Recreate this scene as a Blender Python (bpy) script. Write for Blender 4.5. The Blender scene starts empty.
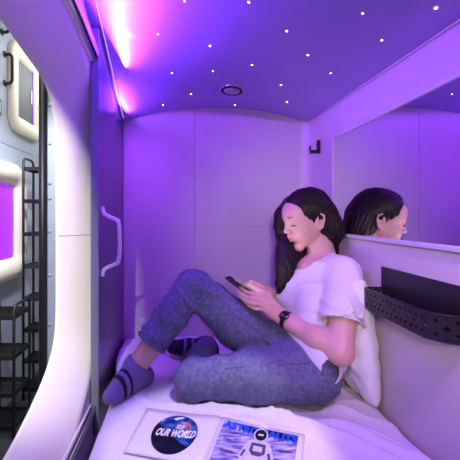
import bpy, math, random
import numpy as np
from mathutils import Vector, Matrix

random.seed(4)
rng = np.random.default_rng(4)
SC = bpy.context.scene
COL = SC.collection
PI = math.pi
Z0 = 1.2          # eye height above the corridor floor; z below is written relative to it
F = 343.0

# ------------------------------------------------------------------ camera, world, lights, exposure
cam_d = bpy.data.cameras.new('camera')
cam = bpy.data.objects.new('camera', cam_d)
COL.objects.link(cam)
cam.location = (0, 0, Z0)
cam.rotation_euler = (PI / 2, 0, 0)
cam_d.sensor_width = 36
cam_d.lens = 36 * F / 460
cam_d.shift_x = 49 / 460
cam_d.shift_y = -15 / 460
cam_d.clip_start = 0.02
SC.camera = cam

SC.view_settings.view_transform = 'Standard'
SC.view_settings.look = 'None'
SC.view_settings.gamma = 1
SC.view_settings.use_curve_mapping = False
SC.view_settings.exposure = 0.0

w = bpy.data.worlds.new('world')
SC.world = w
w.use_nodes = True
w.node_tree.nodes['Background'].inputs[0].default_value = (0.55, 0.6, 0.8, 1)
w.node_tree.nodes['Background'].inputs[1].default_value = 0.05


def area(name, loc, target, sx, sy, power, color, spread=180, along=(0, 1, 0)):
    l = bpy.data.lights.new(name, 'AREA')
    l.shape = 'RECTANGLE'; l.size = sx; l.size_y = sy
    l.energy = power; l.color = color; l.spread = math.radians(spread)
    o = bpy.data.objects.new(name, l); COL.objects.link(o)
    o.location = (loc[0], loc[1], loc[2] + Z0)
    d = Vector(target) - Vector(loc)
    zz = -d.normalized()                       # the long side (size_y) lies along the bed
    yy = Vector(along).normalized(); yy = (yy - zz * zz.dot(yy)).normalized()
    o.rotation_euler = Matrix((yy.cross(zz), yy, zz)).transposed().to_euler()
    return o


def spot(name, loc, target, power, color, ang, blend, r=0.03):
    l = bpy.data.lights.new(name, 'SPOT')
    l.energy = power; l.color = color; l.spot_size = math.radians(ang); l.spot_blend = blend
    l.shadow_soft_size = r
    o = bpy.data.objects.new(name, l); COL.objects.link(o)
    o.location = (loc[0], loc[1], loc[2] + Z0)
    o.rotation_euler = (Vector(target) - Vector(loc)).to_track_quat('-Z', 'Y').to_euler()
    return o


# violet LED strip in the left cove of the pod, washing up over the ceiling
area('cove_led', (-0.280, 0.74, 0.663), (-0.04, 0.74, 0.87), 0.016, 1.30, 34.0, (0.26, 0.048, 1.0), 180, (0, 1, -0.17))
area('cove_led', (-0.278, 1.52, 0.500), (-0.10, 1.52, 0.70), 0.016, 0.24, 2.4, (0.26, 0.052, 1.0), 180, (0, 1, -0.42))
# added violet fill in front of the sliding door, washing the foot wall and the bed
area('violet_fill', (-0.268, 1.38, 0.40), (0.10, 1.62, -0.30), 0.02, 0.55, 2.6, (0.34, 0.04, 1.0), 150)
# corridor ceiling panels, then two added spots brightening the jamb and the racks
area('corridor_panel', (-0.62, 0.4, 1.28), (-0.62, 0.4, 0), 0.20, 1.8, 8, (1.0, 0.97, 0.95))
area('corridor_panel', (-0.62, 3.0, 1.28), (-0.62, 3.0, 0), 0.20, 1.8, 12, (0.90, 0.95, 1.0))
spot('corridor_fill', (-0.522, -1.1, 0.9), (-0.41, 1.2, -0.16), 340, (1.0, 0.96, 0.87), 27, 0.5, 0.05)
spot('corridor_fill', (-0.58, 1.35, 1.1), (-1.10, 2.5, -0.8), 130, (0.90, 0.95, 1.0), 60, 0.7, 0.05)
# recessed reading spot in the pod ceiling above the foot of the bed
spot('reading_spot', (0.12, 0.62, 0.40), (0.09, 0.88, -0.6), 26, (1.0, 0.92, 0.93), 35, 0.25)
spot('right_fill', (0.44, 0.40, 0.40), (0.54, 0.98, -0.6), 21, (0.62, 0.30, 1.0), 75, 1.0)  # added violet fill for the right side of the bed and wall, no fixture
# added unseen neutral fill at the pod's front end, turned to the far right corner
spot('front_fill', (0.02, -0.32, 0.20), (0.64, 1.35, -0.14), 42, (1.0, 0.84, 0.72), 50, 1.0, 0.08)
# glow of the phone's screen
area('phone_glow', (0.198, 1.235, -0.205), (0.44, 1.32, -0.06), 0.09, 0.09, 0.17, (0.95, 0.80, 1.0), 100)


# ------------------------------------------------------------------ materials
def lin(c):
    return tuple(((v / 255) / 12.92 if v / 255 <= 0.04045 else ((v / 255 + 0.055) / 1.055) ** 2.4) for v in c)


def mat(name, rgb, rough=0.5, metal=0.0, noise=0.06, scale=30, bump=0.0, bscale=80, spec=0.5, coat=0.0,
        emit=None, estr=0.0, attr=None, sheen=0.0, sss=0.0):
    m = bpy.data.materials.new(name); m.use_nodes = True
    nt = m.node_tree; N = nt.nodes; L = nt.links
    b = N['Principled BSDF']
    c = lin(rgb) if max(rgb) > 1 else rgb
    tc = N.new('ShaderNodeTexCoord')
    nz = N.new('ShaderNodeTexNoise'); nz.inputs['Scale'].default_value = scale
    L.new(tc.outputs['Object'], nz.inputs['Vector'])
    mr = N.new('ShaderNodeMapRange')
    mr.inputs['From Min'].default_value = 0.25; mr.inputs['From Max'].default_value = 0.75
    mr.inputs['To Min'].default_value = 1 - noise; mr.inputs['To Max'].default_value = 1 + noise
    L.new(nz.outputs['Fac'], mr.inputs['Value'])
    mx = N.new('ShaderNodeVectorMath'); mx.operation = 'SCALE'
    if attr:
        at = N.new('ShaderNodeAttribute'); at.attribute_name = attr
        L.new(at.outputs['Color'], mx.inputs[0])
    else:
        mx.inputs[0].default_value = c
    L.new(mr.outputs['Result'], mx.inputs['Scale'])
    L.new(mx.outputs[0], b.inputs['Base Color'])
    b.inputs['Roughness'].default_value = rough
    b.inputs['Metallic'].default_value = metal
    b.inputs['Specular IOR Level'].default_value = spec
    b.inputs['Coat Weight'].default_value = coat
    b.inputs['Sheen Weight'].default_value = sheen
    if sss:
        b.inputs['Subsurface Weight'].default_value = sss
        b.inputs['Subsurface Radius'].default_value = (0.012, 0.004, 0.002)
        b.inputs['Subsurface Scale'].default_value = 1.0
    if emit:
        b.inputs['Emission Color'].default_value = (*emit, 1)
        b.inputs['Emission Strength'].default_value = estr
    if bump:
        n2 = N.new('ShaderNodeTexNoise'); n2.inputs['Scale'].default_value = bscale
        n2.inputs['Detail'].default_value = 4
        L.new(tc.outputs['Object'], n2.inputs['Vector'])
        bp = N.new('ShaderNodeBump'); bp.inputs['Strength'].default_value = bump
        bp.inputs['Distance'].default_value = 0.004
        L.new(n2.outputs['Fac'], bp.inputs['Height'])
        L.new(bp.outputs['Normal'], b.inputs['Normal'])
    return m


M = {}
M['wall'] = mat('pod_wall', (208, 198, 196), 0.42, noise=0.02, scale=3)
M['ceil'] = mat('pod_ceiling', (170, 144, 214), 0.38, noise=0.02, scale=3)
M['cream'] = mat('cream_shell', (240, 234, 214), 0.45, noise=0.02, scale=4)
M['door'] = mat('door_laminate', (74, 66, 88), 0.26, noise=0.03, scale=6, coat=0.2)
M['dooredge'] = mat('door_edge', (116, 118, 134), 0.45, noise=0.03)
M['alu'] = mat('aluminium', (200, 202, 208), 0.28, metal=0.9, noise=0.04)
M['steel_plate'] = mat('plated_steel', (158, 170, 190), 0.4, metal=0.5, noise=0.05)
M['navy'] = mat('navy_rail', (44, 44, 80), 0.3, noise=0.1)
M['black'] = mat('black_powdercoat', (24, 24, 27), 0.42, noise=0.12, bump=0.05, bscale=400)
M['blackrub'] = mat('black_rubber', (16, 16, 18), 0.5, noise=0.1)
M['white_pl'] = mat('white_plastic', (236, 230, 240), 0.3, noise=0.02)
M['mirror'] = mat('mirror_silver', (236, 236, 240), 0.015, metal=1.0, noise=0.0)
M['satin'] = mat('satin_rail', (214, 208, 218), 0.35, metal=0.2, noise=0.02)
M['chrome'] = mat('chrome', (225, 225, 232), 0.18, metal=1.0, noise=0.02)
M['duvet'] = mat('duvet_cotton', (228, 224, 230), 0.85, noise=0.02, bump=0.25, bscale=60, sheen=0.2)
M['sheet'] = mat('sheet_cotton', (236, 234, 240), 0.85, noise=0.02)
M['pillow'] = mat('pillow_cotton', (238, 236, 240), 0.85, noise=0.02, bump=0.2, bscale=50, sheen=0.2)
M['skin'] = mat('skin', (208, 150, 128), 0.48, noise=0.04, scale=60, attr='tint', sss=0.15, bump=0.04, bscale=300)
M['hair'] = mat('brown_hair', (44, 28, 26), 0.5, noise=0.25, scale=120, spec=0.28)
M['shirt'] = mat('white_tshirt', (220, 216, 222), 0.85, noise=0.015, bump=0.15, bscale=180, sheen=0.2)
M['sock'] = mat('sock_knit', (120, 118, 140), 0.9, noise=0.08, scale=200, attr='tint', bump=0.2, bscale=500)
M['lash'] = mat('brow_hair', (48, 32, 30), 0.6, noise=0.1)
M['watch'] = mat('watch_black', (14, 14, 18), 0.3, noise=0.05)
M['glassdark'] = mat('dark_glass', (20, 20, 28), 0.06, noise=0.0, coat=0.5)
M['phone'] = mat('phone_body', (30, 30, 36), 0.3, noise=0.05)
M['screen'] = mat('phone_screen', (20, 20, 28), 0.1, noise=0.0, emit=(0.75, 0.72, 1.0), estr=2.0)
M['paper'] = mat('glossy_paper', (232, 232, 226), 0.32, noise=0.015, scale=12)
M['star'] = mat('star_fibre', (255, 255, 255), 0.4, noise=0.0, emit=(0.9, 0.85, 1.0), estr=9.0)
M['led'] = mat('led_strip', (240, 220, 255), 0.4, noise=0.0, emit=(0.75, 0.35, 1.0), estr=1.0)
M['corr_wall'] = mat('corridor_panel_wall', (168, 176, 194), 0.45, noise=0.03, scale=3)
M['corr_floor'] = mat('corridor_floor', (66, 68, 74), 0.3, noise=0.2, scale=14)
M['corr_ceil'] = mat('corridor_ceiling', (215, 216, 220), 0.6, noise=0.02)
M['shutter'] = mat('grey_shutter', (84, 86, 92), 0.45, noise=0.04, scale=8)
M['violet_win'] = mat('lit_acrylic', (150, 40, 220), 0.35, noise=0.08, scale=4, emit=(0.42, 0.03, 0.85), estr=0.7)
M['violet_line'] = mat('violet_led_line', (150, 60, 220), 0.35, noise=0.0, emit=(0.35, 0.08, 0.75), estr=0.5)
M['label'] = mat('paper_label', (220, 222, 232), 0.5, noise=0.03)
M['lampin'] = mat('downlight_diffuser', (170, 168, 180), 0.35, noise=0.02)
M['lamp_on'] = mat('lit_panel', (240, 240, 240), 0.4, noise=0.0, emit=(0.95, 0.97, 1.0), estr=0.9)
M['blue_text'] = mat('blue_ink', (34, 84, 220), 0.3, noise=0.05)
M['white_text'] = mat('white_ink', (246, 246, 246), 0.3, noise=0.0)
M['black_ink'] = mat('black_ink', (14, 14, 18), 0.3, noise=0.05)
M['suit'] = mat('suit_ink', (214, 208, 226), 0.3, noise=0.3, scale=260)
M['suit_dark'] = mat('suit_shade_ink', (84, 76, 112), 0.3, noise=0.4, scale=260)


def ramp_mat(name, stops, scale, rough=0.3, detail=6, dist=0.0, stretch=(1, 1, 1), bump=0.0):
    m = bpy.data.materials.new(name); m.use_nodes = True
    nt = m.node_tree; N = nt.nodes; L = nt.links
    b = N['Principled BSDF']; b.inputs['Roughness'].default_value = rough
    tc = N.new('ShaderNodeTexCoord'); mp = N.new('ShaderNodeMapping'); mp.inputs['Scale'].default_value = stretch
    nz = N.new('ShaderNodeTexNoise'); nz.inputs['Scale'].default_value = scale
    nz.inputs['Detail'].default_value = detail; nz.inputs['Distortion'].default_value = dist
    L.new(tc.outputs['Object'], mp.inputs['Vector']); L.new(mp.outputs[0], nz.inputs['Vector'])
    cr = N.new('ShaderNodeValToRGB')
    e = cr.color_ramp.elements
    while len(e) < len(stops): e.new(0.5)
    for q, (p, c) in zip(e, stops):
        q.position = p; q.color = (*lin(c), 1)
    L.new(nz.outputs['Fac'], cr.inputs['Fac']); L.new(cr.outputs['Color'], b.inputs['Base Color'])
    if bump:
        bp = N.new('ShaderNodeBump'); bp.inputs['Strength'].default_value = bump; bp.inputs['Distance'].default_value = 0.002
        L.new(nz.outputs['Fac'], bp.inputs['Height']); L.new(bp.outputs['Normal'], b.inputs['Normal'])
    return m


M['earth'] = ramp_mat('printed_globe', [(0.30, (6, 10, 26)), (0.45, (18, 44, 96)), (0.55, (30, 84, 160)), (0.63, (70, 110, 150)), (0.72, (220, 228, 235))], 26, 0.28, 8, 0.8)
M['earth_dark'] = ramp_mat('printed_globe_night', [(0.3, (6, 8, 12)), (0.55, (12, 18, 26)), (0.75, (50, 62, 66))], 30, 0.28, 8, 0.6)
M['land'] = ramp_mat('printed_land', [(0.35, (60, 70, 70)), (0.5, (170, 110, 100)), (0.62, (205, 140, 130)), (0.75, (230, 225, 225))], 70, 0.3, 6, 0.8)
M['moon'] = ramp_mat('printed_moon_ground', [(0.30, (50, 44, 88)), (0.42, (110, 104, 160)), (0.55, (176, 168, 216)), (0.7, (216, 210, 240))], 22, 0.3, 8, 0.4, (1, 4, 1))
M['hair'] = ramp_mat('brown_hair_strands', [(0.3, (13, 8, 8)), (0.5, (26, 16, 15)), (0.72, (52, 34, 30))], 260, 0.45, 4, 0.2, (1, 1, 0.07), 0.5)
M['hair'].node_tree.nodes['Principled BSDF'].inputs['Specular IOR Level'].default_value = 0.2
M['denim'] = ramp_mat('denim', [(0.3, (84, 88, 110)), (0.5, (98, 104, 126)), (0.7, (114, 120, 142))], 90, 0.85, 10, 0.2, (1, 1, 1), 0.35)
M['denim_dark'] = mat('denim_seam', (66, 72, 100), 0.85, noise=0.2, scale=200)


# ------------------------------------------------------------------ mesh helpers (coordinates relative to eye height)
ORG = {}


def tag(o, label=None, cat=None, group=None, kind=None):
    if label: o['label'] = label
    if cat: o['category'] = cat
    if group: o['group'] = group
    if kind: o['kind'] = kind
    return o


def thing(name, loc, label, cat, group=None):
    o = bpy.data.objects.new(name, None); COL.objects.link(o)
    o.empty_display_size = 0.05
    o.location = (loc[0], loc[1], loc[2] + Z0)
    ORG[o] = Vector(loc)
    return tag(o, label, cat, group)


class MB:
    def __init__(s):
        s.v = []; s.f = []; s.sm = []

    def add(s, vs, fs, smooth=False):
        n = len(s.v)
        s.v += [tuple(v) for v in vs]
        s.f += [tuple(i + n for i in f) for f in fs]
        s.sm += [smooth] * len(fs)
        return s

    def box(s, x0, x1, y0, y1, z0, z1, bev=0.0):
        if bev <= 0:
            vs = [(x, y, z) for x in (x0, x1) for y in (y0, y1) for z in (z0, z1)]
            fs = [(0, 1, 3, 2), (4, 6, 7, 5), (0, 4, 5, 1), (2, 3, 7, 6), (0, 2, 6, 4), (1, 5, 7, 3)]
            return s.add(vs, fs)
        b = bev
        # chamfered box: 24 verts
        vs = []; idx = {}
        for i, x in enumerate((x0, x1)):
            for j, y in enumerate((y0, y1)):
                for k, z in enumerate((z0, z1)):
                    sx, sy, sz = (1, -1)[i] * b, (1, -1)[j] * b, (1, -1)[k] * b
                    for a, p in enumerate(((x, y + sy, z + sz), (x + sx, y, z + sz), (x + sx, y + sy, z))):
                        idx[i, j, k, a] = len(vs); vs.append(p)
        fs = []
        for i in (0, 1):
            fs.append([idx[i, 0, 0, 0], idx[i, 1, 0, 0], idx[i, 1, 1, 0], idx[i, 0, 1, 0]])
            fs.append([idx[0, i, 0, 1], idx[1, i, 0, 1], idx[1, i, 1, 1], idx[0, i, 1, 1]])
            fs.append([idx[0, 0, i, 2], idx[1, 0, i, 2], idx[1, 1, i, 2], idx[0, 1, i, 2]])
        for i in (0, 1):
            for j in (0, 1):
                fs.append([idx[i, j, 0, 0], idx[i, j, 0, 1], idx[i, j, 1, 1], idx[i, j, 1, 0]])
                fs.append([idx[i, 0, j, 0], idx[i, 0, j, 2], idx[i, 1, j, 2], idx[i, 1, j, 0]])
                fs.append([idx[0, i, j, 1], idx[0, i, j, 2], idx[1, i, j, 2], idx[1, i, j, 1]])
                for k in (0, 1):
                    fs.append([idx[i, j, k, 0], idx[i, j, k, 1], idx[i, j, k, 2]])
        return s.add(vs, fs)

    def tube(s, pts, r, seg=10, closed=False, caps=True, flat=1.0, up=None):
        P = [Vector(p) for p in pts]; n = len(P)
        rs = r if hasattr(r, '__len__') else [r] * n
        T = []
        for i in range(n):
            a = P[(i - 1) % n] if (closed or i > 0) else P[i]
            b = P[(i + 1) % n] if (closed or i < n - 1) else P[i]
            T.append((b - a).normalized())
        u = Vector(up) if up else T[0].orthogonal()
        vs = []
        for i in range(n):
            u = (u - T[i] * u.dot(T[i])).normalized()
            w_ = T[i].cross(u)
            for k in range(seg):
                a = 2 * PI * k / seg
                vs.append(P[i] + u * (math.cos(a) * rs[i]) + w_ * (math.sin(a) * rs[i] * flat))
        fs = []
        for i in range(n if closed else n - 1):
            j = (i + 1) % n
            for k in range(seg):
                l = (k + 1) % seg
                fs.append((i * seg + k, i * seg + l, j * seg + l, j * seg + k))
        if caps and not closed:
            fs.append(tuple(range(seg))[::-1]); fs.append(tuple((n - 1) * seg + k for k in range(seg)))
        return s.add(vs, fs, True)

    def lathe(s, c, prof, axis=(0, 0, 1), seg=32):
        ax = Vector(axis).normalized(); u = ax.orthogonal().normalized(); w_ = ax.cross(u); c = Vector(c)
        vs = []
        for (r, h) in prof:
            for k in range(seg):
                a = 2 * PI * k / seg
                vs.append(c + ax * h + (u * math.cos(a) + w_ * math.sin(a)) * r)
        fs = []
        for i in range(len(prof) - 1):
            for k in range(seg):
                l = (k + 1) % seg
                fs.append((i * seg + k, i * seg + l, (i + 1) * seg + l, (i + 1) * seg + k))
        fs.append(tuple(range(seg))[::-1]); fs.append(tuple((len(prof) - 1) * seg + k for k in range(seg)))
        return s.add(vs, fs, True)

    def grid(s, fn, us, vs_, smooth=True, thick=None):
        nu, nv = len(us), len(vs_)
        V = [fn(a, b) for a in us for b in vs_]
        Fc = [(i * nv + j, i * nv + j + 1, (i + 1) * nv + j + 1, (i + 1) * nv + j) for i in range(nu - 1) for j in range(nv - 1)]
        return s.add(V, Fc, smooth)

    def build(s, name, m, parent=None, org=None, tint=None, subsurf=0, angle=None):
        if parent is not None:
            o0 = ORG[parent]
        else:
            o0 = Vector(org) if org is not None else Vector((0, 0, 0))
        me = bpy.data.meshes.new(name)
        va = np.array([tuple(v) for v in s.v], dtype=float) - np.array(o0)
        me.from_pydata(va.tolist(), [], s.f)
        me.polygons.foreach_set('use_smooth', s.sm)
        me.update()
        import bmesh
        if len(s.f) < 60000:
            bm = bmesh.new(); bm.from_mesh(me)
            bmesh.ops.remove_doubles(bm, verts=bm.verts, dist=1e-5)
            bmesh.ops.recalc_face_normals(bm, faces=bm.faces)
            bm.to_mesh(me); bm.free()
        if angle:
            me.set_sharp_from_angle(angle=math.radians(angle))
        me.materials.append(m)
        o = bpy.data.objects.new(name, me); COL.objects.link(o)
        if parent is not None:
            o.parent = parent
            o.location = (0, 0, 0)
            ORG[o] = o0
        else:
            o.location = (o0[0], o0[1], o0[2] + Z0)
            ORG[o] = o0
        return o


def copy_tree(o, parent=None):
    c = o.copy(); COL.objects.link(c); c.parent = parent
    for ch in [q for q in bpy.data.objects if q.parent == o]:
        copy_tree(ch, c)
    return c


def S(px, py, d):
    """point at distance d seen at photograph position (px, py): used once, to read real positions off the photograph"""
    return np.array([(px - 181) * d / F, d, (215 - py) * d / F])


def catmull(P, n=6, closed=False):
    P = [np.array(p, float) for p in P]
    out = []
    m = len(P)
    for i in range(m if closed else m - 1):
        p0 = P[(i - 1) % m] if (closed or i > 0) else P[0]
        p1 = P[i]; p2 = P[(i + 1) % m]
        p3 = P[(i + 2) % m] if (closed or i + 2 < m) else P[-1]
        for k in range(n):
            t = k / n
            out.append(0.5 * (2 * p1 + (p2 - p0) * t + (2 * p0 - 5 * p1 + 4 * p2 - p3) * t * t + (3 * p1 - p0 - 3 * p2 + p3) * t ** 3))
    if not closed: out.append(P[-1])
    return out


XL, XR, YB, YF = -0.288, 0.641, 1.732, -0.45     # pod: door face, right wall, end wall, near end
BED = -0.606

# ================================================================== STRUCTURE
# end wall of the pod with faint panel seams
mb = MB()
mb.box(-0.43, 0.72, YB, YB + 0.06, -1.2, 1.1)
wb = mb.build('wall_back', M['wall']); tag(wb, kind='structure')
mb = MB()
g = 0.0005
for x0, x1, z0, z1 in ((-0.285, 0.068, -0.62, -0.057), (-0.285, 0.068, -0.0558, 0.60), (0.0692, 0.60, -0.62, -0.057), (0.0692, 0.60, -0.0558, 0.60)):
    mb.box(x0, x1, YB - 0.004, YB, z0, z1, g)
o = mb.build('trim_1', M['wall']); tag(o, kind='structure')
# rounded corner post between end wall and right wall
mb = MB()
pr = []
for k in range(9):
    a = PI / 2 * k / 8
    pr.append((XR - 0.045 + 0.045 * math.sin(a), YB - 0.045 + 0.045 * math.cos(a) - 0.004))
mb.grid(lambda i, z: (pr[i][0], pr[i][1], z), list(range(9)), [-0.66, 0.62])
o = mb.build('trim_2', M['wall']); tag(o, kind='structure')
# right wall
mb = MB(); mb.box(XR, XR + 0.06, YF - 0.06, YB + 0.06, -1.2, 1.1)
o = mb.build('wall_right', M['wall']); tag(o, kind='structure')
mb = MB(); mb.box(-0.43, XR + 0.06, YF - 0.06, YF, -1.2, 1.1)
o = mb.build('wall_front', M['wall']); tag(o, kind='structure')
# pod deck under the mattress and roof deck above the ceiling
mb = MB(); mb.box(-0.30, XR, YF, YB, -0.86, -0.80)
o = mb.build('floor', M['wall']); tag(o, kind='structure')
mb = MB(); mb.box(-0.434, XR + 0.06, YF - 0.06, 4.4, 1.10, 1.14)
o = mb.build('ceiling', M['wall']); tag(o, kind='structure')

# moulded left wall with its big rounded opening to the corridor
Opts = [(-0.10, -0.64), (0.30, -0.64), (0.62, -0.635), (0.846, -0.604), (0.96, -0.575), (1.056, -0.539), (1.13, -0.497), (1.18, -0.445), (1.202, -0.37),
        (1.206, -0.2), (1.206, 0.0), (1.206, 0.2), (1.198, 0.30), (1.163, 0.373), (1.12, 0.415), (1.056, 0.44), (0.96, 0.456), (0.82, 0.479), (0.6, 0.50),
        (0.3, 0.52), (-0.10, 0.52), (-0.25, 0.44), (-0.30, 0.3), (-0.30, -0.0), (-0.30, -0.42), (-0.24, -0.58)]
Oc = catmull([(a, b, 0) for a, b in Opts], 5, True)
n = len(Oc)
nor = []
for i in range(n):
    t = Oc[(i + 2) % n] - Oc[(i - 2) % n]
    t = t / np.linalg.norm(t)
    nor.append(np.array([t[1], -t[0], 0]))
rows = []
for f_, X in ((0.010, -0.442), (0.002, -0.4415), (0.0, -0.436), (0.003, -0.429), (0.05, -0.382), (0.098, -0.330), (0.106, -0.322), (0.114, -0.320)):
    rows.append([(X, Oc[i][0] + nor[i][0] * f_, Oc[i][1] + nor[i][1] * f_) for i in range(n)])


def rect_out(p):
    cx, cz = 0.45, -0.05
    dx, dz = p[1] - cx, p[2] - cz
    k = 1e9
    if dx > 0: k = min(k, (YB - cx) / dx)
    if dx < 0: k = min(k, (YF - cx) / dx)
    if dz > 0: k = min(k, (1.10 - cz) / dz)
    if dz < 0: k = min(k, (-1.2 - cz) / dz)
    return (p[0], cx + dx * k, cz + dz * k)


rows.insert(0, [rect_out(p) for p in rows[0]])
rows.append([rect_out(p) for p in rows[-1]])
mb = MB()
vs = [p for r in rows for p in r]
fs = [(a * n + i, a * n + (i + 1) % n, (a + 1) * n + (i + 1) % n, (a + 1) * n + i) for a in range(len(rows) - 1) for i in range(n)]
mb.add(vs, fs, True)
o = mb.build('wall_left', M['cream'], angle=50); tag(o, kind='structure')
# joint line of the moulding on the far jamb
mb = MB()
mb.box(-0.432, -0.33, 1.190, 1.203, -0.0755, -0.0735)
jl = [(-0.434, 1.2055, -0.0745), (-0.429, 1.2085, -0.0745), (-0.382, 1.2555, -0.0745), (-0.33, 1.3035, -0.0745)]
mb = MB(); mb.tube(jl, 0.0012, 6)
o = mb.build('trim_3', mat('joint_line', (150, 140, 120), 0.6)); tag(o, kind='structure')

# pod ceiling: a barrel vault that sweeps up into a light cove over the door side
LE = [(-0.45, 0.93), (0.3, 0.90), (0.8, 0.82), (1.0, 0.755), (1.19, 0.68), (1.335, 0.622), (1.5, 0.54), (1.62, 0.49), (1.732, 0.466)]


def zl(d): return float(np.interp(d, [a for a, b in LE], [b for a, b in LE]))
def zr(d): return 0.465 - 0.0305 * (YB - d)
def zc(d): return 0.541 - 0.075 * (YB - d)          # apex


def ceil_z(x, d):
    t = (x - XL) / (XR - XL)
    base_l = 0.466 - 0.04 * (YB - d)
    m_ = 4 * t * (1 - t)
    z = base_l * (1 - t) + zr(d) * t + (zc(d) - 0.5 * (base_l + zr(d))) * m_
    up = max(0, zl(d) - base_l)
    return z + up * math.exp(-(max(0, x - XL) / 0.36) ** 1.3)


mb = MB()
us = [XL + (XR - XL) * (k / 46) ** 1.5 for k in range(47)]
def wide(x, d):
    return x - 0.030 * math.exp(-((x - XL) / 0.08) ** 2) if d < 1.235 else x
dd = sorted([YF + (YB - YF) * k / 50 for k in range(51)] + [1.234, 1.236])
mb.grid(lambda x, d: (wide(x, d), d, ceil_z(x, d)), us, dd)
mb.grid(lambda x, d: (wide(x, d), d, ceil_z(x, d) + 0.02), us, dd)
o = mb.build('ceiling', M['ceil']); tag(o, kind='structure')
# thin bright bead where the vault meets the end wall and the right wall
mb = MB()
mb.tube([(x, YB - 0.006, ceil_z(x, YB) - 0.003) for x in us], 0.004, 6)
mb.tube([(XR - 0.003, d, ceil_z(XR, d) - 0.003) for d in dd], 0.004, 6)
o = mb.build('trim_4', M['wall']); tag(o, kind='structure')

# sliding door with its rails
ds = MB(); ds.box(-0.316, XL - 0.0015, 1.207, YB - 0.004, -0.773, 0.655, 0.003)
door = ds.build('door_1', M['door'], org=(-0.30, 1.47, -0.773)); tag(door, kind='structure')
e = MB(); e.box(-0.317, XL - 0.0008, 1.203, 1.2075, -0.774, 0.656, 0.001)
e.build('door_edge', M['dooredge'], door)
hp = [(-0.286, 1.245, 0.030), (-0.283, 1.245, 0.012), (-0.270, 1.246, -0.002), (-0.235, 1.248, -0.018), (-0.228, 1.248, -0.026), (-0.224, 1.248, -0.06),
      (-0.223, 1.248, -0.10), (-0.224, 1.248, -0.14), (-0.228, 1.248, -0.168), (-0.235, 1.248, -0.177), (-0.270, 1.246, -0.192), (-0.283, 1.245, -0.206), (-0.286, 1.245, -0.222)]
h = MB(); h.tube(catmull(hp, 4), 0.0085, 10, flat=0.8)
hd = h.build('door_handle', M['white_pl'], door)

tr = MB()
for (y, z) in ((-0.2, 0.66),): pass
def rail(x0, x1, zo0, zo1, z_of, y0, y1, m, name, k='structure'):
    b = MB()
    ys = [y0 + (y1 - y0) * i / 8 for i in range(9)]
    prof = [(x0, zo0), (x1, zo0), (x1, zo1), (x0, zo1)]
    vs = [(px, y, z_of(y) + pz) for y in ys for px, pz in prof]
    fs = [(i * 4 + a, i * 4 + (a + 1) % 4, i * 4 + 4 + (a + 1) % 4, i * 4 + 4 + a) for i in range(8) for a in range(4)]
    fs += [(0, 1, 2, 3), (32, 33, 34, 35)]
    b.add(vs, fs)
    o_ = b.build(name, m); tag(o_, kind=k); return o_


up_ = lambda y: 0.545 + 0.14 * (1.2 - y)
rail(-0.322, -0.3085, -0.004, 0.006, up_, YF, 1.205, M['cream'], 'trim_5')
rail(-0.3085, -0.300, 0.004, 0.012, up_, YF, 1.205, M['alu'], 'trim_6')
rail(-0.3085, -0.292, 0.012, 0.034, up_, YF, 1.203, M['navy'], 'trim_7')
rail(-0.292, -0.289, 0.008, 0.038, up_, YF, 1.203, M['alu'], 'trim_8')
lo_ = lambda y: -0.682
rail(-0.322, -0.313, 0.0, 0.022, lo_, YF, 1.203, M['cream'], 'trim_9')
rail(-0.313, -0.310, -0.01, 0.018, lo_, YF, 1.203, M['alu'], 'trim_10')
rail(-0.310, -0.3045, -0.01, 0.006, lo_, YF, 1.203, M['navy'], 'trim_11')
rail(-0.3045, -0.302, -0.01, 0.016, lo_, YF, 1.203, M['alu'], 'trim_12')
rail(-0.34, -0.302, -0.10, -0.01, lo_, YF, YB, M['navy'], 'trim_13')

# violet LED line tucked in the cove
mb = MB()
ys = [0.0 + 1.66 * i / 24 for i in range(25)]
mb.tube([(XL + 0.010, y, zl(y) - 0.012) for y in ys], 0.0018, 6)
o = mb.build('led_strip', M['led'], org=(XL + 0.01, 0.8, zl(0.8))); tag(o, 'glowing pinkish violet light strip along the ceiling edge above the sliding door', 'light strip')

# ------------------------------------------------------------------ corridor
mb = MB(); mb.box(-1.16, -1.10, -1.6, 4.4, -1.2, 1.3)
for z in (-0.9, -0.45, 0.42, 0.5): pass
o = mb.build('wall_corridor', M['corr_wall']); tag(o, kind='structure')
mb = MB()
seams = [(-1.6, 2.02), (2.024, 2.775), (2.779, 4.4)]
for a, b in seams:
    for z0, z1 in ((-1.2, -0.50), (-0.496, 0.44), (0.444, 1.3)):
        mb.box(-1.10, -1.097, a, b, z0, z1, 0.001)
o = mb.build('trim_14', M['corr_wall']); tag(o, kind='structure')
mb = MB(); mb.box(-1.16, -0.434, 4.4, 4.46, -1.2, 1.3)
o = mb.build('wall_corridor_end', M['corr_wall']); tag(o, kind='structure')
mb = MB(); mb.box(-1.16, -0.44, -1.66, -1.6, -1.2, 1.3)
o = mb.build('wall_corridor_near', M['corr_wall']); tag(o, kind='structure')
mb = MB(); mb.box(-0.442, -0.38, YB + 0.06, 4.46, -1.2, 1.3); mb.box(-0.442, -0.38, -1.66, YF - 0.06, -1.2, 1.3)
o = mb.build('wall_corridor_side', M['cream']); tag(o, kind='structure')
mb = MB(); mb.box(-1.16, -0.38, -1.66, 4.46, -1.26, -1.2)
o = mb.build('floor', M['corr_floor']); tag(o, kind='structure')
mb = MB(); mb.box(-1.16, -0.38, -1.66, 4.46, 1.3, 1.36)
o = mb.build('ceiling', M['corr_ceil']); tag(o, kind='structure')
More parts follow.
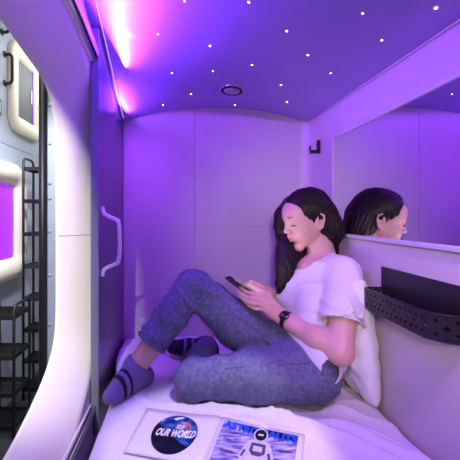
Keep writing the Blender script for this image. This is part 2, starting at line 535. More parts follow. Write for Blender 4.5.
for y, lb in ((0.6, 'flat white light panel in the corridor ceiling beside the pod opening'), (2.9, 'flat white light panel in the corridor ceiling above the shelf racks')):
    t = thing('ceiling_light', (-0.77, y, 1.3), lb, 'ceiling light', 'corridor light panels')
    b = MB(); b.box(-0.90, -0.56, y - 0.81, y + 0.81, 1.285, 1.30, 0.003); b.build('frame', M['alu'], t)
    b = MB(); b.box(-0.885, -0.575, y - 0.79, y + 0.79, 1.2835, 1.286); b.build('diffuser', M['lamp_on'], t)


def rrect(y0, y1, z0, z1, r, seg=8):
    out = []
    for cy, cz, a0 in ((y1 - r, z1 - r, 0), (y0 + r, z1 - r, PI / 2), (y0 + r, z0 + r, PI), (y1 - r, z0 + r, 1.5 * PI)):
        for k in range(seg + 1):
            a = a0 + PI / 2 * k / seg
            out.append((cy + r * math.cos(a), cz + r * math.sin(a)))
    return out


def ring_frame(y0, y1, z0, z1, r, wd, X, dep, m, name, parent):
    b = MB()
    prof = [(0.0, 0.0), (0.0, dep * 0.55), (wd * 0.12, dep * 0.85), (wd * 0.35, dep), (wd * 0.6, dep * 0.97), (wd * 0.88, dep * 0.55), (wd, dep * 0.1), (wd, 0.0)]
    rows_ = []
    for q, hgt in prof:
        rr = rrect(y0 + q, y1 - q, z0 + q, z1 - q, max(r - q, 0.01))
        rows_.append([(X + hgt, y, z) for y, z in rr])
    nn = len(rows_[0])
    vs = [p for r_ in rows_ for p in r_]
    fs = [(a * nn + i, a * nn + (i + 1) % nn, (a + 1) * nn + (i + 1) % nn, (a + 1) * nn + i) for a in range(len(rows_) - 1) for i in range(nn)]
    b.add(vs, fs, True)
    return b.build(name, m, parent)


def panel(y0, y1, z0, z1, r, x0, x1, m, name, parent):
    b = MB(); rr = rrect(y0, y1, z0, z1, r); nn = len(rr)
    vs = [(x0, y, z) for y, z in rr] + [(x1, y, z) for y, z in rr]
    fs = [tuple(range(nn)), tuple(range(nn, 2 * nn))] + [(i, (i + 1) % nn, nn + (i + 1) % nn, nn + i) for i in range(nn)]
    b.add(vs, fs)
    return b.build(name, m, parent)


XW = -1.0965
t = thing('sleeping_pod_hatch', (XW, 2.45, 0.55), 'closed upper sleeping pod hatch with cream frame and grey shutter across the corridor', 'pod hatch')
ring_frame(2.17, 2.64, 0.545, 1.15, 0.11, 0.12, XW, 0.035, M['cream'], 'frame', t)
panel(2.27, 2.535, 0.63, 1.065, 0.05, XW + 0.001, XW + 0.012, M['shutter'], 'shutter', t)
b = MB(); b.box(XW + 0.012, XW + 0.016, 2.505, 2.517, 0.66, 1.04); b.build('light_line', M['violet_line'], t)
b = MB(); b.box(XW + 0.012, XW + 0.018, 2.470, 2.490, 0.80, 0.90, 0.001); b.build('label_plate', M['label'], t)
b = MB(); b.tube([(XW + 0.030, 2.55, 0.80), (XW + 0.0355, 2.59, 0.80), (XW + 0.02, 2.635, 0.80)], 0.0015, 6); b.build('joint', M['shutter'], t)

t = thing('sleeping_pod_window', (XW, 1.9, -0.39), 'glowing magenta violet lower pod window with rounded cream frame across the corridor', 'pod window')
ring_frame(1.28, 2.37, -0.41, 0.325, 0.16, 0.135, XW, 0.05, M['cream'], 'frame', t)
panel(1.37, 2.245, -0.30, 0.24, 0.08, XW + 0.001, XW + 0.006, M['violet_win'], 'window_pane', t)
b = MB(); b.tube([(XW + 0.004, 2.25, -0.13), (XW + 0.045, 2.29, -0.13), (XW + 0.051, 2.325, -0.13), (XW + 0.03, 2.37, -0.13)], 0.0018, 6); b.build('joint', M['shutter'], t)


def grab(y, z0, z1, label):
    b = MB()
    pts = [(XW, y, z0), (XW + 0.03, y, z0), (XW + 0.042, y, z0 + 0.012), (XW + 0.046, y, z0 + 0.03), (XW + 0.046, y, z1 - 0.03), (XW + 0.042, y, z1 - 0.012), (XW + 0.03, y, z1), (XW, y, z1)]
    b.tube(catmull(pts, 3), 0.009, 10)
    for z in (z0, z1): b.lathe((XW - 0.001, y, z), [(0.02, 0), (0.02, 0.005), (0.012, 0.007)], (1, 0, 0), 16)
    o_ = b.build('grab_handle', M['black'], org=(XW, y, z0))
    tag(o_, label, 'handle', 'grab handles on the corridor wall')


grab(2.135, 0.82, 1.00, 'black grab handle beside the closed upper pod hatch')
grab(2.10, 1.12, 1.26, 'black grab handle highest on the corridor wall, cut off by the opening')
b = MB(); b.box(XW, XW + 0.008, 2.02, 2.085, 0.60, 0.70, 0.002)
o = b.build('switch_plate', M['shutter'], org=(XW, 2.05, 0.6)); tag(o, 'small grey square switch plate on the blue-grey corridor wall', 'switch')
b = MB(); b.box(XW + 0.008, XW + 0.011, 2.035, 2.07, 0.62, 0.68, 0.001); b.build('button', M['steel_plate'], o)

# black post and screwed metal strip outside the opening
b = MB(); b.tube([(-0.502, 1.25, -1.2), (-0.502, 1.25, 1.10)], 0.0155, 20)
o = b.build('post', M['black'], org=(-0.502, 1.25, -1.2)); tag(o, 'tall black round post standing just outside the pod opening', 'post')
t = thing('mounting_strip', (-0.476, 1.262, -1.2), 'narrow blue-grey metal strip with screws beside the black post', 'metal strip')
b = MB(); b.box(-0.488, -0.4435, 1.25, 1.262, -1.2, 1.10, 0.002); b.build('strip', M['steel_plate'], t)
for z in (-0.75, -0.55, -0.40, -0.22, -0.06, 0.06, 0.115, 0.26, 0.40, 0.60):
    b = MB(); b.lathe((-0.478, 1.25, z), [(0.006, 0), (0.006, 0.003), (0.003, 0.005)], (0, -1, 0), 12); b.build('screw', M['alu'], t)


def rack(name, x0, x1, y0, y1, ztop, shelves, label, r=0.008):
    t_ = thing(name, ((x0 + x1) / 2, (y0 + y1) / 2, -1.2), label, 'rack', 'black shelf racks in the corridor')
    for x in (x0, x1):
        k = 0.035
        pts = [(x, y0, -1.2), (x, y0, ztop - k), (x, y0 + k * 0.3, ztop - k * 0.3), (x, y0 + k, ztop), (x, y1 - k, ztop), (x, y1 - k * 0.3, ztop - k * 0.3), (x, y1, ztop - k), (x, y1, -1.2)]
        b_ = MB(); b_.tube(pts, r, 10); b_.build('side_frame', M['black'], t_)
    for z in shelves:
        b_ = MB()
        b_.box(x0, x1, y0, y0 + 0.006, z - 0.012, z + 0.012); b_.box(x0, x1, y1 - 0.006, y1, z - 0.012, z + 0.012)
        b_.box(x0, x0 + 0.006, y0, y1, z - 0.012, z + 0.012); b_.box(x1 - 0.006, x1, y0, y1, z - 0.012, z + 0.012)
        nb = 10
        for i in range(1, nb):
            y = y0 + (y1 - y0) * i / nb
            b_.box(x0, x1, y - 0.004, y + 0.004, z + 0.003, z + 0.007)
        b_.build('shelf', M['black'], t_)
    return t_


rack('shelf_rack', -1.07, -0.892, 1.83, 2.02, -0.485, [-0.55, -0.765, -0.965, -1.14], 'low black shoe rack with rounded tube ends standing in the corridor')
rack('shelf_rack', -1.02, -0.74, 2.22, 2.37, 0.37, [0.30, 0.09, -0.125, -0.335, -0.545, -0.75, -0.95, -1.13], 'tall narrow black rack behind the low shoe rack, half hidden by the post')

# ================================================================== BED
b = MB(); b.box(XL + 0.050, XR - 0.004, YF + 0.01, YB - 0.008, -0.80, BED - 0.051, 0.02)
o = b.build('mattress', M['sheet'], org=(0.18, 0.64, -0.80)); tag(o, 'white mattress filling the pod floor, under the duvet', 'mattress')


def bed_edge(y):
    t_ = min(1, max(0, (y - 1.26) / 0.24)); t_ = t_ * t_ * (3 - 2 * t_)
    return -0.236 * (1 - t_) - 0.281 * t_


def duvet_z(x, y):
    z = BED - 0.004
    # long soft folds running from the sitter towards the lower right
    def fold(ax, ay, bx, by, h_, w_):
        dx, dy = bx - ax, by - ay
        L2 = dx * dx + dy * dy
        t_ = ((x - ax) * dx + (y - ay) * dy) / L2
        tc_ = min(1, max(0, t_))
        q = math.hypot(x - ax - tc_ * dx, y - ay - tc_ * dy)
        side = ((x - ax) * dy - (y - ay) * dx)
        wv = w_ * (0.95 if side > 0 else 0.4)
        return 1.2 * h_ * math.exp(-(q / wv) ** 2) * math.sin(PI * min(1, max(0, tc_ * 0.9 + 0.05)))
    z += fold(0.20, 1.02, 0.46, 0.66, 0.022, 0.035)
    z += fold(0.30, 1.06, 0.60, 0.70, 0.020, 0.03)
    z += fold(0.27, 0.92, 0.45, 0.60, 0.016, 0.03)
    z += fold(0.40, 1.05, 0.62, 0.83, 0.016, 0.025)
    z += fold(-0.02, 1.10, 0.36, 1.04, 0.012, 0.02)
    z += fold(-0.10, 1.10, 0.10, 1.07, 0.010, 0.02)
    z += fold(0.36, 0.98, 0.42, 0.60, 0.012, 0.02)
    z += fold(-0.24, 1.30, -0.05, 1.42, 0.010, 0.03)
    z += fold(-0.25, 1.55, 0.10, 1.50, 0.010, 0.03)
    z += fold(-0.20, 0.95, -0.12, 0.62, 0.012, 0.03)
    z += fold(0.45, 1.13, 0.55, 1.05, 0.020, 0.04)
    rdg = lambda ph: (1 - abs(math.sin(ph))) ** 3
    def crease(ax, ay, bx, by, h_, w_):
        dx, dy = bx - ax, by - ay
        L_ = math.hypot(dx, dy)
        t_ = ((x - ax) * dx + (y - ay) * dy) / L_ ** 2
        if t_ < 0 or t_ > 1: return 0.0
        q = ((x - ax) * dy - (y - ay) * dx) / L_ - .010 * math.sin(7 * t_)
        return h_ * math.sin(PI * t_) ** .6 * (math.exp(-max(q, 0) / w_) if q > 0 else math.exp(q / (w_ * .25)))
    z += crease(.20, 1.04, .52, .60, .020, .030) + crease(.30, 1.08, .60, .72, .018, .026) + crease(.16, .98, .40, .62, .014, .022)
    z += crease(.42, 1.08, .63, .86, .014, .020) + crease(.36, .92, .50, .66, .012, .018) + crease(-.05, 1.10, .34, 1.03, .010, .014)
    mk = 1 / (1 + math.exp(-(x - 0.18 + 0.35 * (y - 1.0)) / 0.05))
    z += 0.008 * mk * rdg(13 * (0.85 * x + 0.53 * y) + 1.3 * math.sin(4.5 * y - 3 * x))
    z += 0.010 * mk * rdg(31 * (0.70 * x + 0.70 * y) + 2.0 * math.sin(8 * y - 5 * x) + 1.1)
    z += 0.010 * (1 - mk) * rdg(17 * (0.35 * x + 0.93 * y) + 1.7 * math.sin(9 * x))
    z += 0.004 * math.sin(9 * x + 5 * y + 1.5 * math.sin(7 * y)) + 0.003 * math.sin(23 * x - 14 * y + 2 * math.sin(9 * x))
    z += 0.0018 * math.sin(60 * x + 25 * y + 3 * math.sin(13 * y)) * (0.5 + 0.5 * math.sin(11 * x - 8 * y))
    # pressed flat under the magazine
    m_ = 1 / (1 + math.exp(-(0.30 - abs(x - 0.11)) / 0.012)) / (1 + math.exp(-((1.075 - 0.30 * (x + 0.10)) - y) / 0.012)) / (1 + math.exp(-(y - 0.70) / 0.02))
    z = z * (1 - m_) + (BED + 0.0) * m_
    # sink under the body
    for cx_, cy_, rx, ry, dp in ((0.42, 1.20, 0.15, 0.17, 0.02), (0.08, 1.14, 0.10, 0.07, 0.01)):
        z -= dp * math.exp(-(((x - cx_) / rx) ** 2 + ((y - cy_) / ry) ** 2))
    # tuck down along the walls
    e_ = min(x - bed_edge(y), (XR - 0.008) - x, (YB - 0.012) - y)
    z -= 0.016 * math.exp(-max(e_, 0) / 0.008)
    return max(z, BED - 0.042)


mb = MB()
ux = np.linspace(XL + 0.006, XR - 0.008, 170); uy = np.linspace(YF + 0.02, YB - 0.012, 240)
nx, ny = len(ux), len(uy)
def wx(x, y):
    k_ = (XR - 0.008 - x) / (XR - 0.008 - (XL + 0.006))
    return XR - 0.008 - k_ * (XR - 0.008 - bed_edge(y))
vs = [(wx(x, y), y, duvet_z(wx(x, y), y)) for x in ux for y in uy] + [(wx(x, y), y, BED - 0.05) for x in ux for y in uy]
idx = lambda i, j: i * ny + j
fs = [(idx(i, j), idx(i, j + 1), idx(i + 1, j + 1), idx(i + 1, j)) for i in range(nx - 1) for j in range(ny - 1)]
off = nx * ny
ring = [idx(i, 0) for i in range(nx)] + [idx(nx - 1, j) for j in range(1, ny)] + [idx(i, ny - 1) for i in range(nx - 2, -1, -1)] + [idx(0, j) for j in range(ny - 2, 0, -1)]
for k in range(len(ring)):
    a, c = ring[k], ring[(k + 1) % len(ring)]
    fs.append((a, c, c + off, a + off))
used = sorted(set(ring)); remap = {q + off: nx * ny + i for i, q in enumerate(used)}
vs = vs[:off] + [vs[q + off] for q in used]
fs = [tuple(remap.get(i, i) for i in f) for f in fs]
mb.add(vs, fs, True)
o = mb.build('duvet', M['duvet'], org=(0.18, 0.64, BED - 0.05)); tag(o, 'rumpled white duvet spread over the mattress', 'duvet')


# ================================================================== IMPLICIT SURFACES (for soft and living shapes)
class SDF:
    def __init__(s, xs, ys, zs):
        s.xs, s.ys, s.zs = [np.asarray(a, np.float32) for a in (xs, ys, zs)]
        s.F = np.full((len(xs), len(ys), len(zs)), 0.2, np.float32)

    def sub(s, lo, hi):
        r = []
        for a, l, h_ in zip((s.xs, s.ys, s.zs), lo, hi):
            r.append(slice(max(0, int(np.searchsorted(a, l)) - 1), int(np.searchsorted(a, h_)) + 1))
        return tuple(r)

    def P(s, sl):
        return s.xs[sl[0]][:, None, None], s.ys[sl[1]][None, :, None], s.zs[sl[2]][None, None, :]

    def _mix(s, sl, f, k, mode):
        G = s.F[sl]
        if mode == 'add':
            if k > 0:
                h_ = np.clip(k - np.abs(G - f), 0, None) / k
                s.F[sl] = np.minimum(G, f) - h_ * h_ * k * 0.25
            else:
                s.F[sl] = np.minimum(G, f)
        else:
            f = -f
            if k > 0:
                h_ = np.clip(k - np.abs(G - f), 0, None) / k
                s.F[sl] = np.maximum(G, f) + h_ * h_ * k * 0.25
            else:
                s.F[sl] = np.maximum(G, f)

    def cone(s, a, b, ra, rb=None, k=0.02, mode='add', sc=None):
        rb = ra if rb is None else rb
        a = np.asarray(a, float); b = np.asarray(b, float)
        m_ = max(ra, rb) + k + 0.03
        sl = s.sub(np.minimum(a, b) - m_, np.maximum(a, b) + m_)
        X, Y, Z = s.P(sl)
        d = b - a; L2 = max(float(d @ d), 1e-12)
        t = np.clip(((X - a[0]) * d[0] + (Y - a[1]) * d[1] + (Z - a[2]) * d[2]) / L2, 0, 1)
        q = np.sqrt((X - a[0] - t * d[0]) ** 2 + (Y - a[1] - t * d[1]) ** 2 + (Z - a[2] - t * d[2]) ** 2)
        s._mix(sl, q - (ra + (rb - ra) * t), k, mode)
        return s

    def chain(s, pts, rs, k=0.02, mode='add'):
        for i in range(len(pts) - 1):
            s.cone(pts[i], pts[i + 1], rs[i], rs[i + 1], k, mode)
        return s

    def ell(s, c, r, R=None, k=0.02, mode='add'):
        c = np.asarray(c, float); R = np.eye(3) if R is None else R     # columns of R: local axes in world
        m_ = max(r) + k + 0.03
        sl = s.sub(c - m_, c + m_)
        X, Y, Z = s.P(sl)
        X = X - c[0]; Y = Y - c[1]; Z = Z - c[2]
        l = [X * R[0, i] + Y * R[1, i] + Z * R[2, i] for i in range(3)]
        k0 = np.sqrt((l[0] / r[0]) ** 2 + (l[1] / r[1]) ** 2 + (l[2] / r[2]) ** 2)
        k1 = np.sqrt((l[0] / r[0] ** 2) ** 2 + (l[1] / r[1] ** 2) ** 2 + (l[2] / r[2] ** 2) ** 2)
        s._mix(sl, k0 * (k0 - 1) / np.maximum(k1, 1e-6), k, mode)
        return s

    def plane(s, p, nrm, k=0.0, box=None):
        """keep the side the normal points away from"""
        nrm = np.asarray(nrm, float); nrm /= np.linalg.norm(nrm)
        sl = s.sub(*box) if box else (slice(None),) * 3
        X, Y, Z = s.P(sl)
        f = (X - p[0]) * nrm[0] + (Y - p[1]) * nrm[1] + (Z - p[2]) * nrm[2]
        s._mix(sl, -f, k, 'sub')
        return s

    def warp(s, fn, box=None):
        sl = s.sub(*box) if box else (slice(None),) * 3
        X, Y, Z = s.P(sl)
        s.F[sl] += fn(X, Y, Z)
        return s

    def mesh(s):
        Fv = s.F; I = Fv < 0
        nx, ny, nz = Fv.shape
        cells = np.zeros((nx - 1, ny - 1, nz - 1), np.int8)
        for a in (0, 1):
            for b_ in (0, 1):
                for c in (0, 1):
                    cells += I[a:nx - 1 + a, b_:ny - 1 + b_, c:nz - 1 + c]
        act = (cells > 0) & (cells < 8)
        ci = np.argwhere(act)
        idn = -np.ones(act.shape, np.int64); idn[act] = np.arange(len(ci))
        acc = np.zeros((len(ci), 3)); cnt = np.zeros(len(ci))
        corners = [(a, b_, c) for a in (0, 1) for b_ in (0, 1) for c in (0, 1)]
        ax = [s.xs.astype(float), s.ys.astype(float), s.zs.astype(float)]
        for p in corners:
            for d in range(3):
                if p[d] == 0:
                    q = list(p); q[d] = 1
                    i0 = ci + np.array(p); i1 = ci + np.array(q)
                    f0 = Fv[i0[:, 0], i0[:, 1], i0[:, 2]].astype(float); f1 = Fv[i1[:, 0], i1[:, 1], i1[:, 2]].astype(float)
                    m_ = (f0 < 0) != (f1 < 0)
                    t = np.where(m_, f0 / np.where(m_, f0 - f1, 1), 0)
                    p0 = np.stack([ax[j][i0[:, j]] for j in range(3)], 1); p1 = np.stack([ax[j][i1[:, j]] for j in range(3)], 1)
                    acc += np.where(m_[:, None], p0 + (p1 - p0) * t[:, None], 0); cnt += m_
        V = acc / np.maximum(cnt, 1)[:, None]
        quads = []
        for d in range(3):
            o1, o2 = [(1, 2), (2, 0), (0, 1)][d]
            sl0 = [slice(None)] * 3; sl1 = [slice(None)] * 3
            sl0[d] = slice(0, -1); sl1[d] = slice(1, None)
            A = I[tuple(sl0)]; B = I[tuple(sl1)]
            ed = np.argwhere(A != B)
            ok = (ed[:, o1] > 0) & (ed[:, o2] > 0) & (ed[:, o1] < Fv.shape[o1] - 1) & (ed[:, o2] < Fv.shape[o2] - 1)
            ed = ed[ok]
            e1 = np.zeros(3, int); e1[o1] = 1; e2 = np.zeros(3, int); e2[o2] = 1
            g_ = lambda q: idn[q[:, 0], q[:, 1], q[:, 2]]
            a, b_, c, dd_ = g_(ed - e1 - e2), g_(ed - e2), g_(ed), g_(ed - e1)
            fl = A[ed[:, 0], ed[:, 1], ed[:, 2]]
            Q = np.stack([a, b_, c, dd_], 1)
            Q[~fl] = Q[~fl][:, ::-1]
            quads.append(Q)
        Q = np.concatenate(quads)
        Q = Q[(Q >= 0).all(1)]
        return V, Q


def relax(V, Q, it=2, lam=0.5):
    n_ = len(V)
    E = np.concatenate([Q[:, [0, 1]], Q[:, [1, 2]], Q[:, [2, 3]], Q[:, [3, 0]]])
    E = np.concatenate([E, E[:, ::-1]])
    c = np.bincount(E[:, 0], minlength=n_).astype(float)
    for _ in range(it):
        A = np.stack([np.bincount(E[:, 0], V[E[:, 1], j], n_) for j in range(3)], 1) / np.maximum(c, 1)[:, None]
        V = V + lam * (A - V)
    return V


def sdf_obj(name, sdf, m, parent, it=2, tint=None, org=None):
    V, Q = sdf.mesh()
    V = relax(V, Q, it)
    me = bpy.data.meshes.new(name)
    o0 = ORG[parent] if parent is not None else Vector(org)
    Vl = V - np.array(o0)
    me.vertices.add(len(Vl)); me.vertices.foreach_set('co', Vl.ravel())
    me.loops.add(Q.size); me.loops.foreach_set('vertex_index', Q.ravel().astype(np.int32))
    me.polygons.add(len(Q))
    me.polygons.foreach_set('loop_start', np.arange(0, Q.size, 4, dtype=np.int32))
    me.polygons.foreach_set('loop_total', np.full(len(Q), 4, dtype=np.int32))
    me.polygons.foreach_set('use_smooth', np.ones(len(Q), bool))
    me.update(); me.validate()
    if tint is not None:
        a = me.color_attributes.new('tint', 'FLOAT_COLOR', 'POINT')
        c = np.ones((len(V), 4), np.float32); c[:, :3] = tint(V)
        a.data.foreach_set('color', c.ravel())
    me.materials.append(m)
    o_ = bpy.data.objects.new(name, me); COL.objects.link(o_)
    ORG[o_] = Vector(o0)
    if parent is not None: o_.parent = parent
    else: o_.location = (o0[0], o0[1], o0[2] + Z0)
    return o_


def ax_fine(lo, hi, h_, fl=None, fh=None, hf=None):
    if fl is None: return np.arange(lo, hi, h_)
    a = list(np.arange(lo, fl, h_)) + list(np.arange(fl, fh, hf)) + list(np.arange(fh, hi + h_, h_))
    return np.array(a)


# ================================================================== PERSON
A = np.array
pelvis = A([.425, 1.20, -.505]); waist = A([.490, 1.235, -.425]); chest = A([.520, 1.285, -.295])
shN = A([.560, 1.165, -.212]); shF = A([.462, 1.42, -.205]); neck0 = A([.535, 1.30, -.185])
elN = A([.487, 1.050, -.420]); wrN = A([.357, 1.200, -.360])
elF = A([.470, 1.46, -.430]); wrF = A([.385, 1.36, -.330])
hipN = A([.430, 1.125, -.520]); hipF = A([.375, 1.285, -.530])
knN = A([.040, 1.125, -.538]); knF = A([.045, 1.25, -.262])
anN = A([.11, 1.47, -.565]); anF = A([-.156, 1.200, -.530])
# head frame
HS = 0.94
yaw, pit = math.radians(15), math.radians(14)
hf0 = A([-math.cos(yaw), -math.sin(yaw), 0]); hl = A([math.sin(yaw), -math.cos(yaw), 0]); hu0 = A([0, 0, 1.0])
hf = hf0 * math.cos(pit) - hu0 * math.sin(pit); hu = hu0 * math.cos(pit) + hf0 * math.sin(pit)
HO = A([.495, 1.350, -.027])
HR = np.stack([hf, hl, hu], 1)


def H(x, y, z): return HO + HS * (hf * x + hl * y + hu * z)


person = thing('person', (.42, 1.2, BED), 'person in a white t-shirt and blue jeans sitting on the bed and holding a phone', 'person')

xs = ax_fine(-.30, .66, .0045, .21, .62, .0023)
ys = ax_fine(.97, 1.56, .0045, 1.19, 1.46, .0027)
zs = ax_fine(-.64, .13, .0045, -.42, .12, .0023)
B = SDF(xs, ys, zs)
# torso and limbs under the clothes
B.ell(chest, (.085, .135, .12), k=.05)
B.cone(chest, waist, .095, .085, k=.05)
B.cone(waist, pelvis, .085, .085, k=.05)
B.cone(shN + A([0, .03, 0]), shF + A([0, -.03, 0]), .045, .045, k=.04)
B.chain([shN, shN * .5 + elN * .5, elN], [.046, .043, .037], k=.02)
B.chain([elN, elN * .65 + wrN * .35, wrN * .8 + elN * .2, wrN], [.037, .038, .027, .0235], k=.02)
B.chain([shF, elF, wrF], [.045, .036, .023], k=.02)
B.chain([hipN, knN], [.070, .048], k=.03)
B.chain([hipF, knF], [.070, .048], k=.03)
B.chain([knN, anN], [.045, .030], k=.02)
B.chain([knF, knF * .6 + anF * .4, anF], [.046, .046, .036], k=.02)
heF = A([-.132, 1.235, -.580]); toF = A([-.226, 1.112, -.590])
heN = A([.125, 1.46, -.58]); toN = A([-.035, 1.455, -.560])
B.chain([heF, anF * .5 + toF * .5 + A([0, 0, -.015]), toF], [.024, .026, .016], k=.02)
B.chain([heN, anN * .5 + toN * .5, toN], [.024, .026, .016], k=.02)
# neck
B.cone(H(-.038, 0, -.040), neck0 + A([.012, .01, -.02]), .044, .054, k=.022)
# head
HB = lambda x, y, z, r, k=.02, mode='add': B.ell(H(x, y, z), tuple(HS * q for q in r), HR, k * HS, mode)
HC = lambda a, b, ra, rb, k=.012, mode='add': B.cone(H(*a), H(*b), ra * HS, rb * HS, k * HS, mode)
HB(-.012, 0, .045, (.093, .072, .084), .03)
HB(.030, 0, -.003, (.056, .055, .082), .03)
HB(.045, 0, .050, (.046, .056, .048), .03)
for sd in (-1, 1):
    HC((.002, .050 * sd, -.030), (.066, .016 * sd, -.090), .013, .012, .024)
    HB(.058, .034 * sd, -.028, (.026, .024, .028), .02)
    HB(.036, .038 * sd, -.036, (.036, .024, .036), .02)
    HC((.084, .010 * sd, .037), (.070, .042 * sd, .034), .008, .006, .015)
    HB(.096, .031 * sd, .014, (.012, .016, .011), .012, 'sub')
    HB(.072, .030 * sd, .012, (.0150, .0165, .0130), .003)
    HB(.072, .030 * sd, .0095, (.0165, .0175, .0022), .002)     # closed-down lid edge
HC((.0745, 0, -.090), (.066, 0, -.090), .0115, .016, .022)
HC((.086, 0, .028), (.1015, 0, -.012), .0072, .0082, .014)
HB(.1045, 0, -.0145, (.0085, .0085, .0078), .008)
for sd in (-1, 1):
    HB(.0935, .0120 * sd, -.0195, (.0080, .0060, .0065), .006)
    HB(.099, .006 * sd, -.0260, (.004, .003, .003), .003, 'sub')
HC((.080, -.016, -.048), (.080, .016, -.048), .013, .013, .015)
HC((.0918, 0, -.0460), (.080, .021, -.0505), .0055, .0035, .004)
HC((.0918, 0, -.0460), (.080, -.021, -.0505), .0055, .0035, .004)
HC((.0905, 0, -.0565), (.079, .019, -.0535), .0060, .0038, .004)
HC((.0905, 0, -.0565), (.079, -.019, -.0535), .0060, .0038, .004)
HC((.0985, 0, -.0513), (.083, .022, -.0522), .0014, .001, .002, 'sub')
HC((.0985, 0, -.0513), (.083, -.022, -.0522), .0014, .001, .002, 'sub')
HB(.094, 0, -.070, (.005, .014, .004), .008, 'sub')
for sd in (-1, 1):
    Re = np.stack([hf * .95 + hl * sd * .25, hl * sd, hu], 1)
    B.ell(H(-.008, .070 * sd, .002), (.017 * HS, .008 * HS, .030 * HS), HR, .006)
    B.chain([H(*p) for p in ((-.004, .074 * sd, .022), (-.014, .079 * sd, .031), (-.026, .081 * sd, .022), (-.026, .080 * sd, .004), (-.014, .076 * sd, -.022), (-.004, .073 * sd, -.028))], [.0038, .0042, .0042, .0038, .0042, .005], k=.003)
    B.ell(H(-.010, .079 * sd, .004), (.009 * HS, .006 * HS, .014 * HS), HR, .004, 'sub')


def hand(sdf, wr, palm_end, knuckles, tips, bend, rads, thumb):
    mid = wr * .5 + palm_end * .5
    pw = (knuckles[0] - knuckles[3]); pw = pw / np.linalg.norm(pw)
    sdf.chain([wr, wr + (knuckles[0] - wr) * .55], [.021, .017], k=.015)
    for i, kn in enumerate(knuckles):
        st = wr + pw * (.014 - .009 * i)
        sdf.chain([st, st * .45 + kn * .55, kn], [.016, .0125, rads[i] + .0008], k=.010)
        j1 = kn + (tips[i] - kn) * .45 + bend
        j2 = kn + (tips[i] - kn) * .76 + bend * .75
        sdf.chain([kn, j1, j2, tips[i]], [rads[i], rads[i] * .93, rads[i] * .85, rads[i] * .72], k=.0035)
    sdf.chain(thumb, [.014, .0115, .0095, .0075], k=.008)


# left hand: palm under the phone's lower end, four fingers along its back, thumb over the edge
kn = [S(263.0, 294.5, 1.197), S(260.5, 299.3, 1.191), S(260.5, 304.2, 1.187), S(263, 309.0, 1.187)]
tp = [S(240.0, 287.5, 1.233), S(237.5, 291.0, 1.227), S(239.5, 296.0, 1.221), S(245.0, 302.0, 1.215)]
hand(B, wrN, S(261, 302, 1.195), kn, tp, A([-.001, -.009, -.008]), [.0080, .0082, .0078, .0068],
     [wrN + A([-.015, .012, .014]), S(268, 295, 1.235), S(258, 288.5, 1.250), S(250, 284.5, 1.250)])
# right hand behind it
kf = [S(262, 287.5, 1.31), S(259, 291, 1.31), S(257, 295, 1.305), S(257, 299, 1.30)]
tf = [S(247, 283.5, 1.285), S(243, 287, 1.27), S(242, 291, 1.265), S(243, 296, 1.26)]
hand(B, wrF, S(262, 292, 1.33), kf, tf, A([-.004, .004, -.008]), [.0078, .0080, .0076, .0068],
     [wrF + A([-.01, -.01, .012]), S(268, 289, 1.33), S(258, 284, 1.31), S(251, 281.5, 1.295)])

skin_c = A(lin((212, 166, 150))); lip_c = A(lin((176, 92, 92))); cheek_c = A(lin((210, 138, 122)))


def skin_tint(V):
    c = np.tile(skin_c, (len(V), 1))
    L_ = (V - HO) @ HR / HS
    lip = np.exp(-(((L_[:, 2] + .052) / .0085) ** 4)) * np.exp(-((L_[:, 1] / .021) ** 4)) * (L_[:, 0] > .076)
    ck = np.exp(-(((L_[:, 2] + .022) / .022) ** 2 + ((np.abs(L_[:, 1]) - .042) / .018) ** 2)) * (L_[:, 0] > .02) * .25
    c = c * (1 - ck[:, None]) + cheek_c * ck[:, None]
    c = c * (1 - lip[:, None]) + lip_c * lip[:, None]
    return c


sdf_obj('body', B, M['skin'], person, it=1, tint=skin_tint)

# brows and lashes
for sd in (1, -1):
    b = MB()
    b.tube([H(.0945, .012 * sd, .035), H(.0930, .022 * sd, .040), H(.0850, .037 * sd, .041), H(.073, .050 * sd, .035)], [.0018, .0028, .0024, .001], 8)
    b.build('eyebrow', M['lash'], person)
    b = MB()
    b.tube([H(.0865, .018 * sd, .0075), H(.0912, .027 * sd, .0052), H(.0892, .036 * sd, .0058), H(.0810, .045 * sd, .0085)], [.0012, .0024, .0024, .0012], 6)
    b.build('eyelashes', M['lash'], person)

# ---- t-shirt
g = .0040
T = SDF(np.arange(.30, .66, g), np.arange(1.04, 1.56, g), np.arange(-.62, -.12, g))
T.ell(chest + A([.0, .01, .0]), (.100, .140, .135), k=.05)
T.cone(chest, waist, .108, .092, k=.06)
T.cone(waist, pelvis + A([.025, 0, .015]), .094, .104, k=.06)
fw = A([-.92, -.38, 0])
sdv = A([.38, -.92, 0])
T.ell(chest + fw * .082 + sdv * .065 + A([0, 0, -.012]), (.056, .056, .055), k=.05)
T.ell(chest + fw * .082 - sdv * .065 + A([0, 0, -.012]), (.056, .056, .055), k=.05)
T.ell(pelvis + A([.028, .0, .03]), (.088, .172, .120), k=.04)
T.cone(shN + A([0, .03, .0]), neck0 + A([.0, -.03, -.01]), .058, .060, k=.04)
T.cone(shF + A([0, -.03, .0]), neck0 + A([.0, .03, -.01]), .058, .060, k=.04)
sl1 = shN * .36 + elN * .64
T.cone(shF, shF * .4 + elF * .6, .062, .066, k=.03)
# folds: ridged creases fanning from the armpit, across the belly and over the chest


def ridge(ph):
    return (1 - np.abs(np.sin(ph))) ** 2


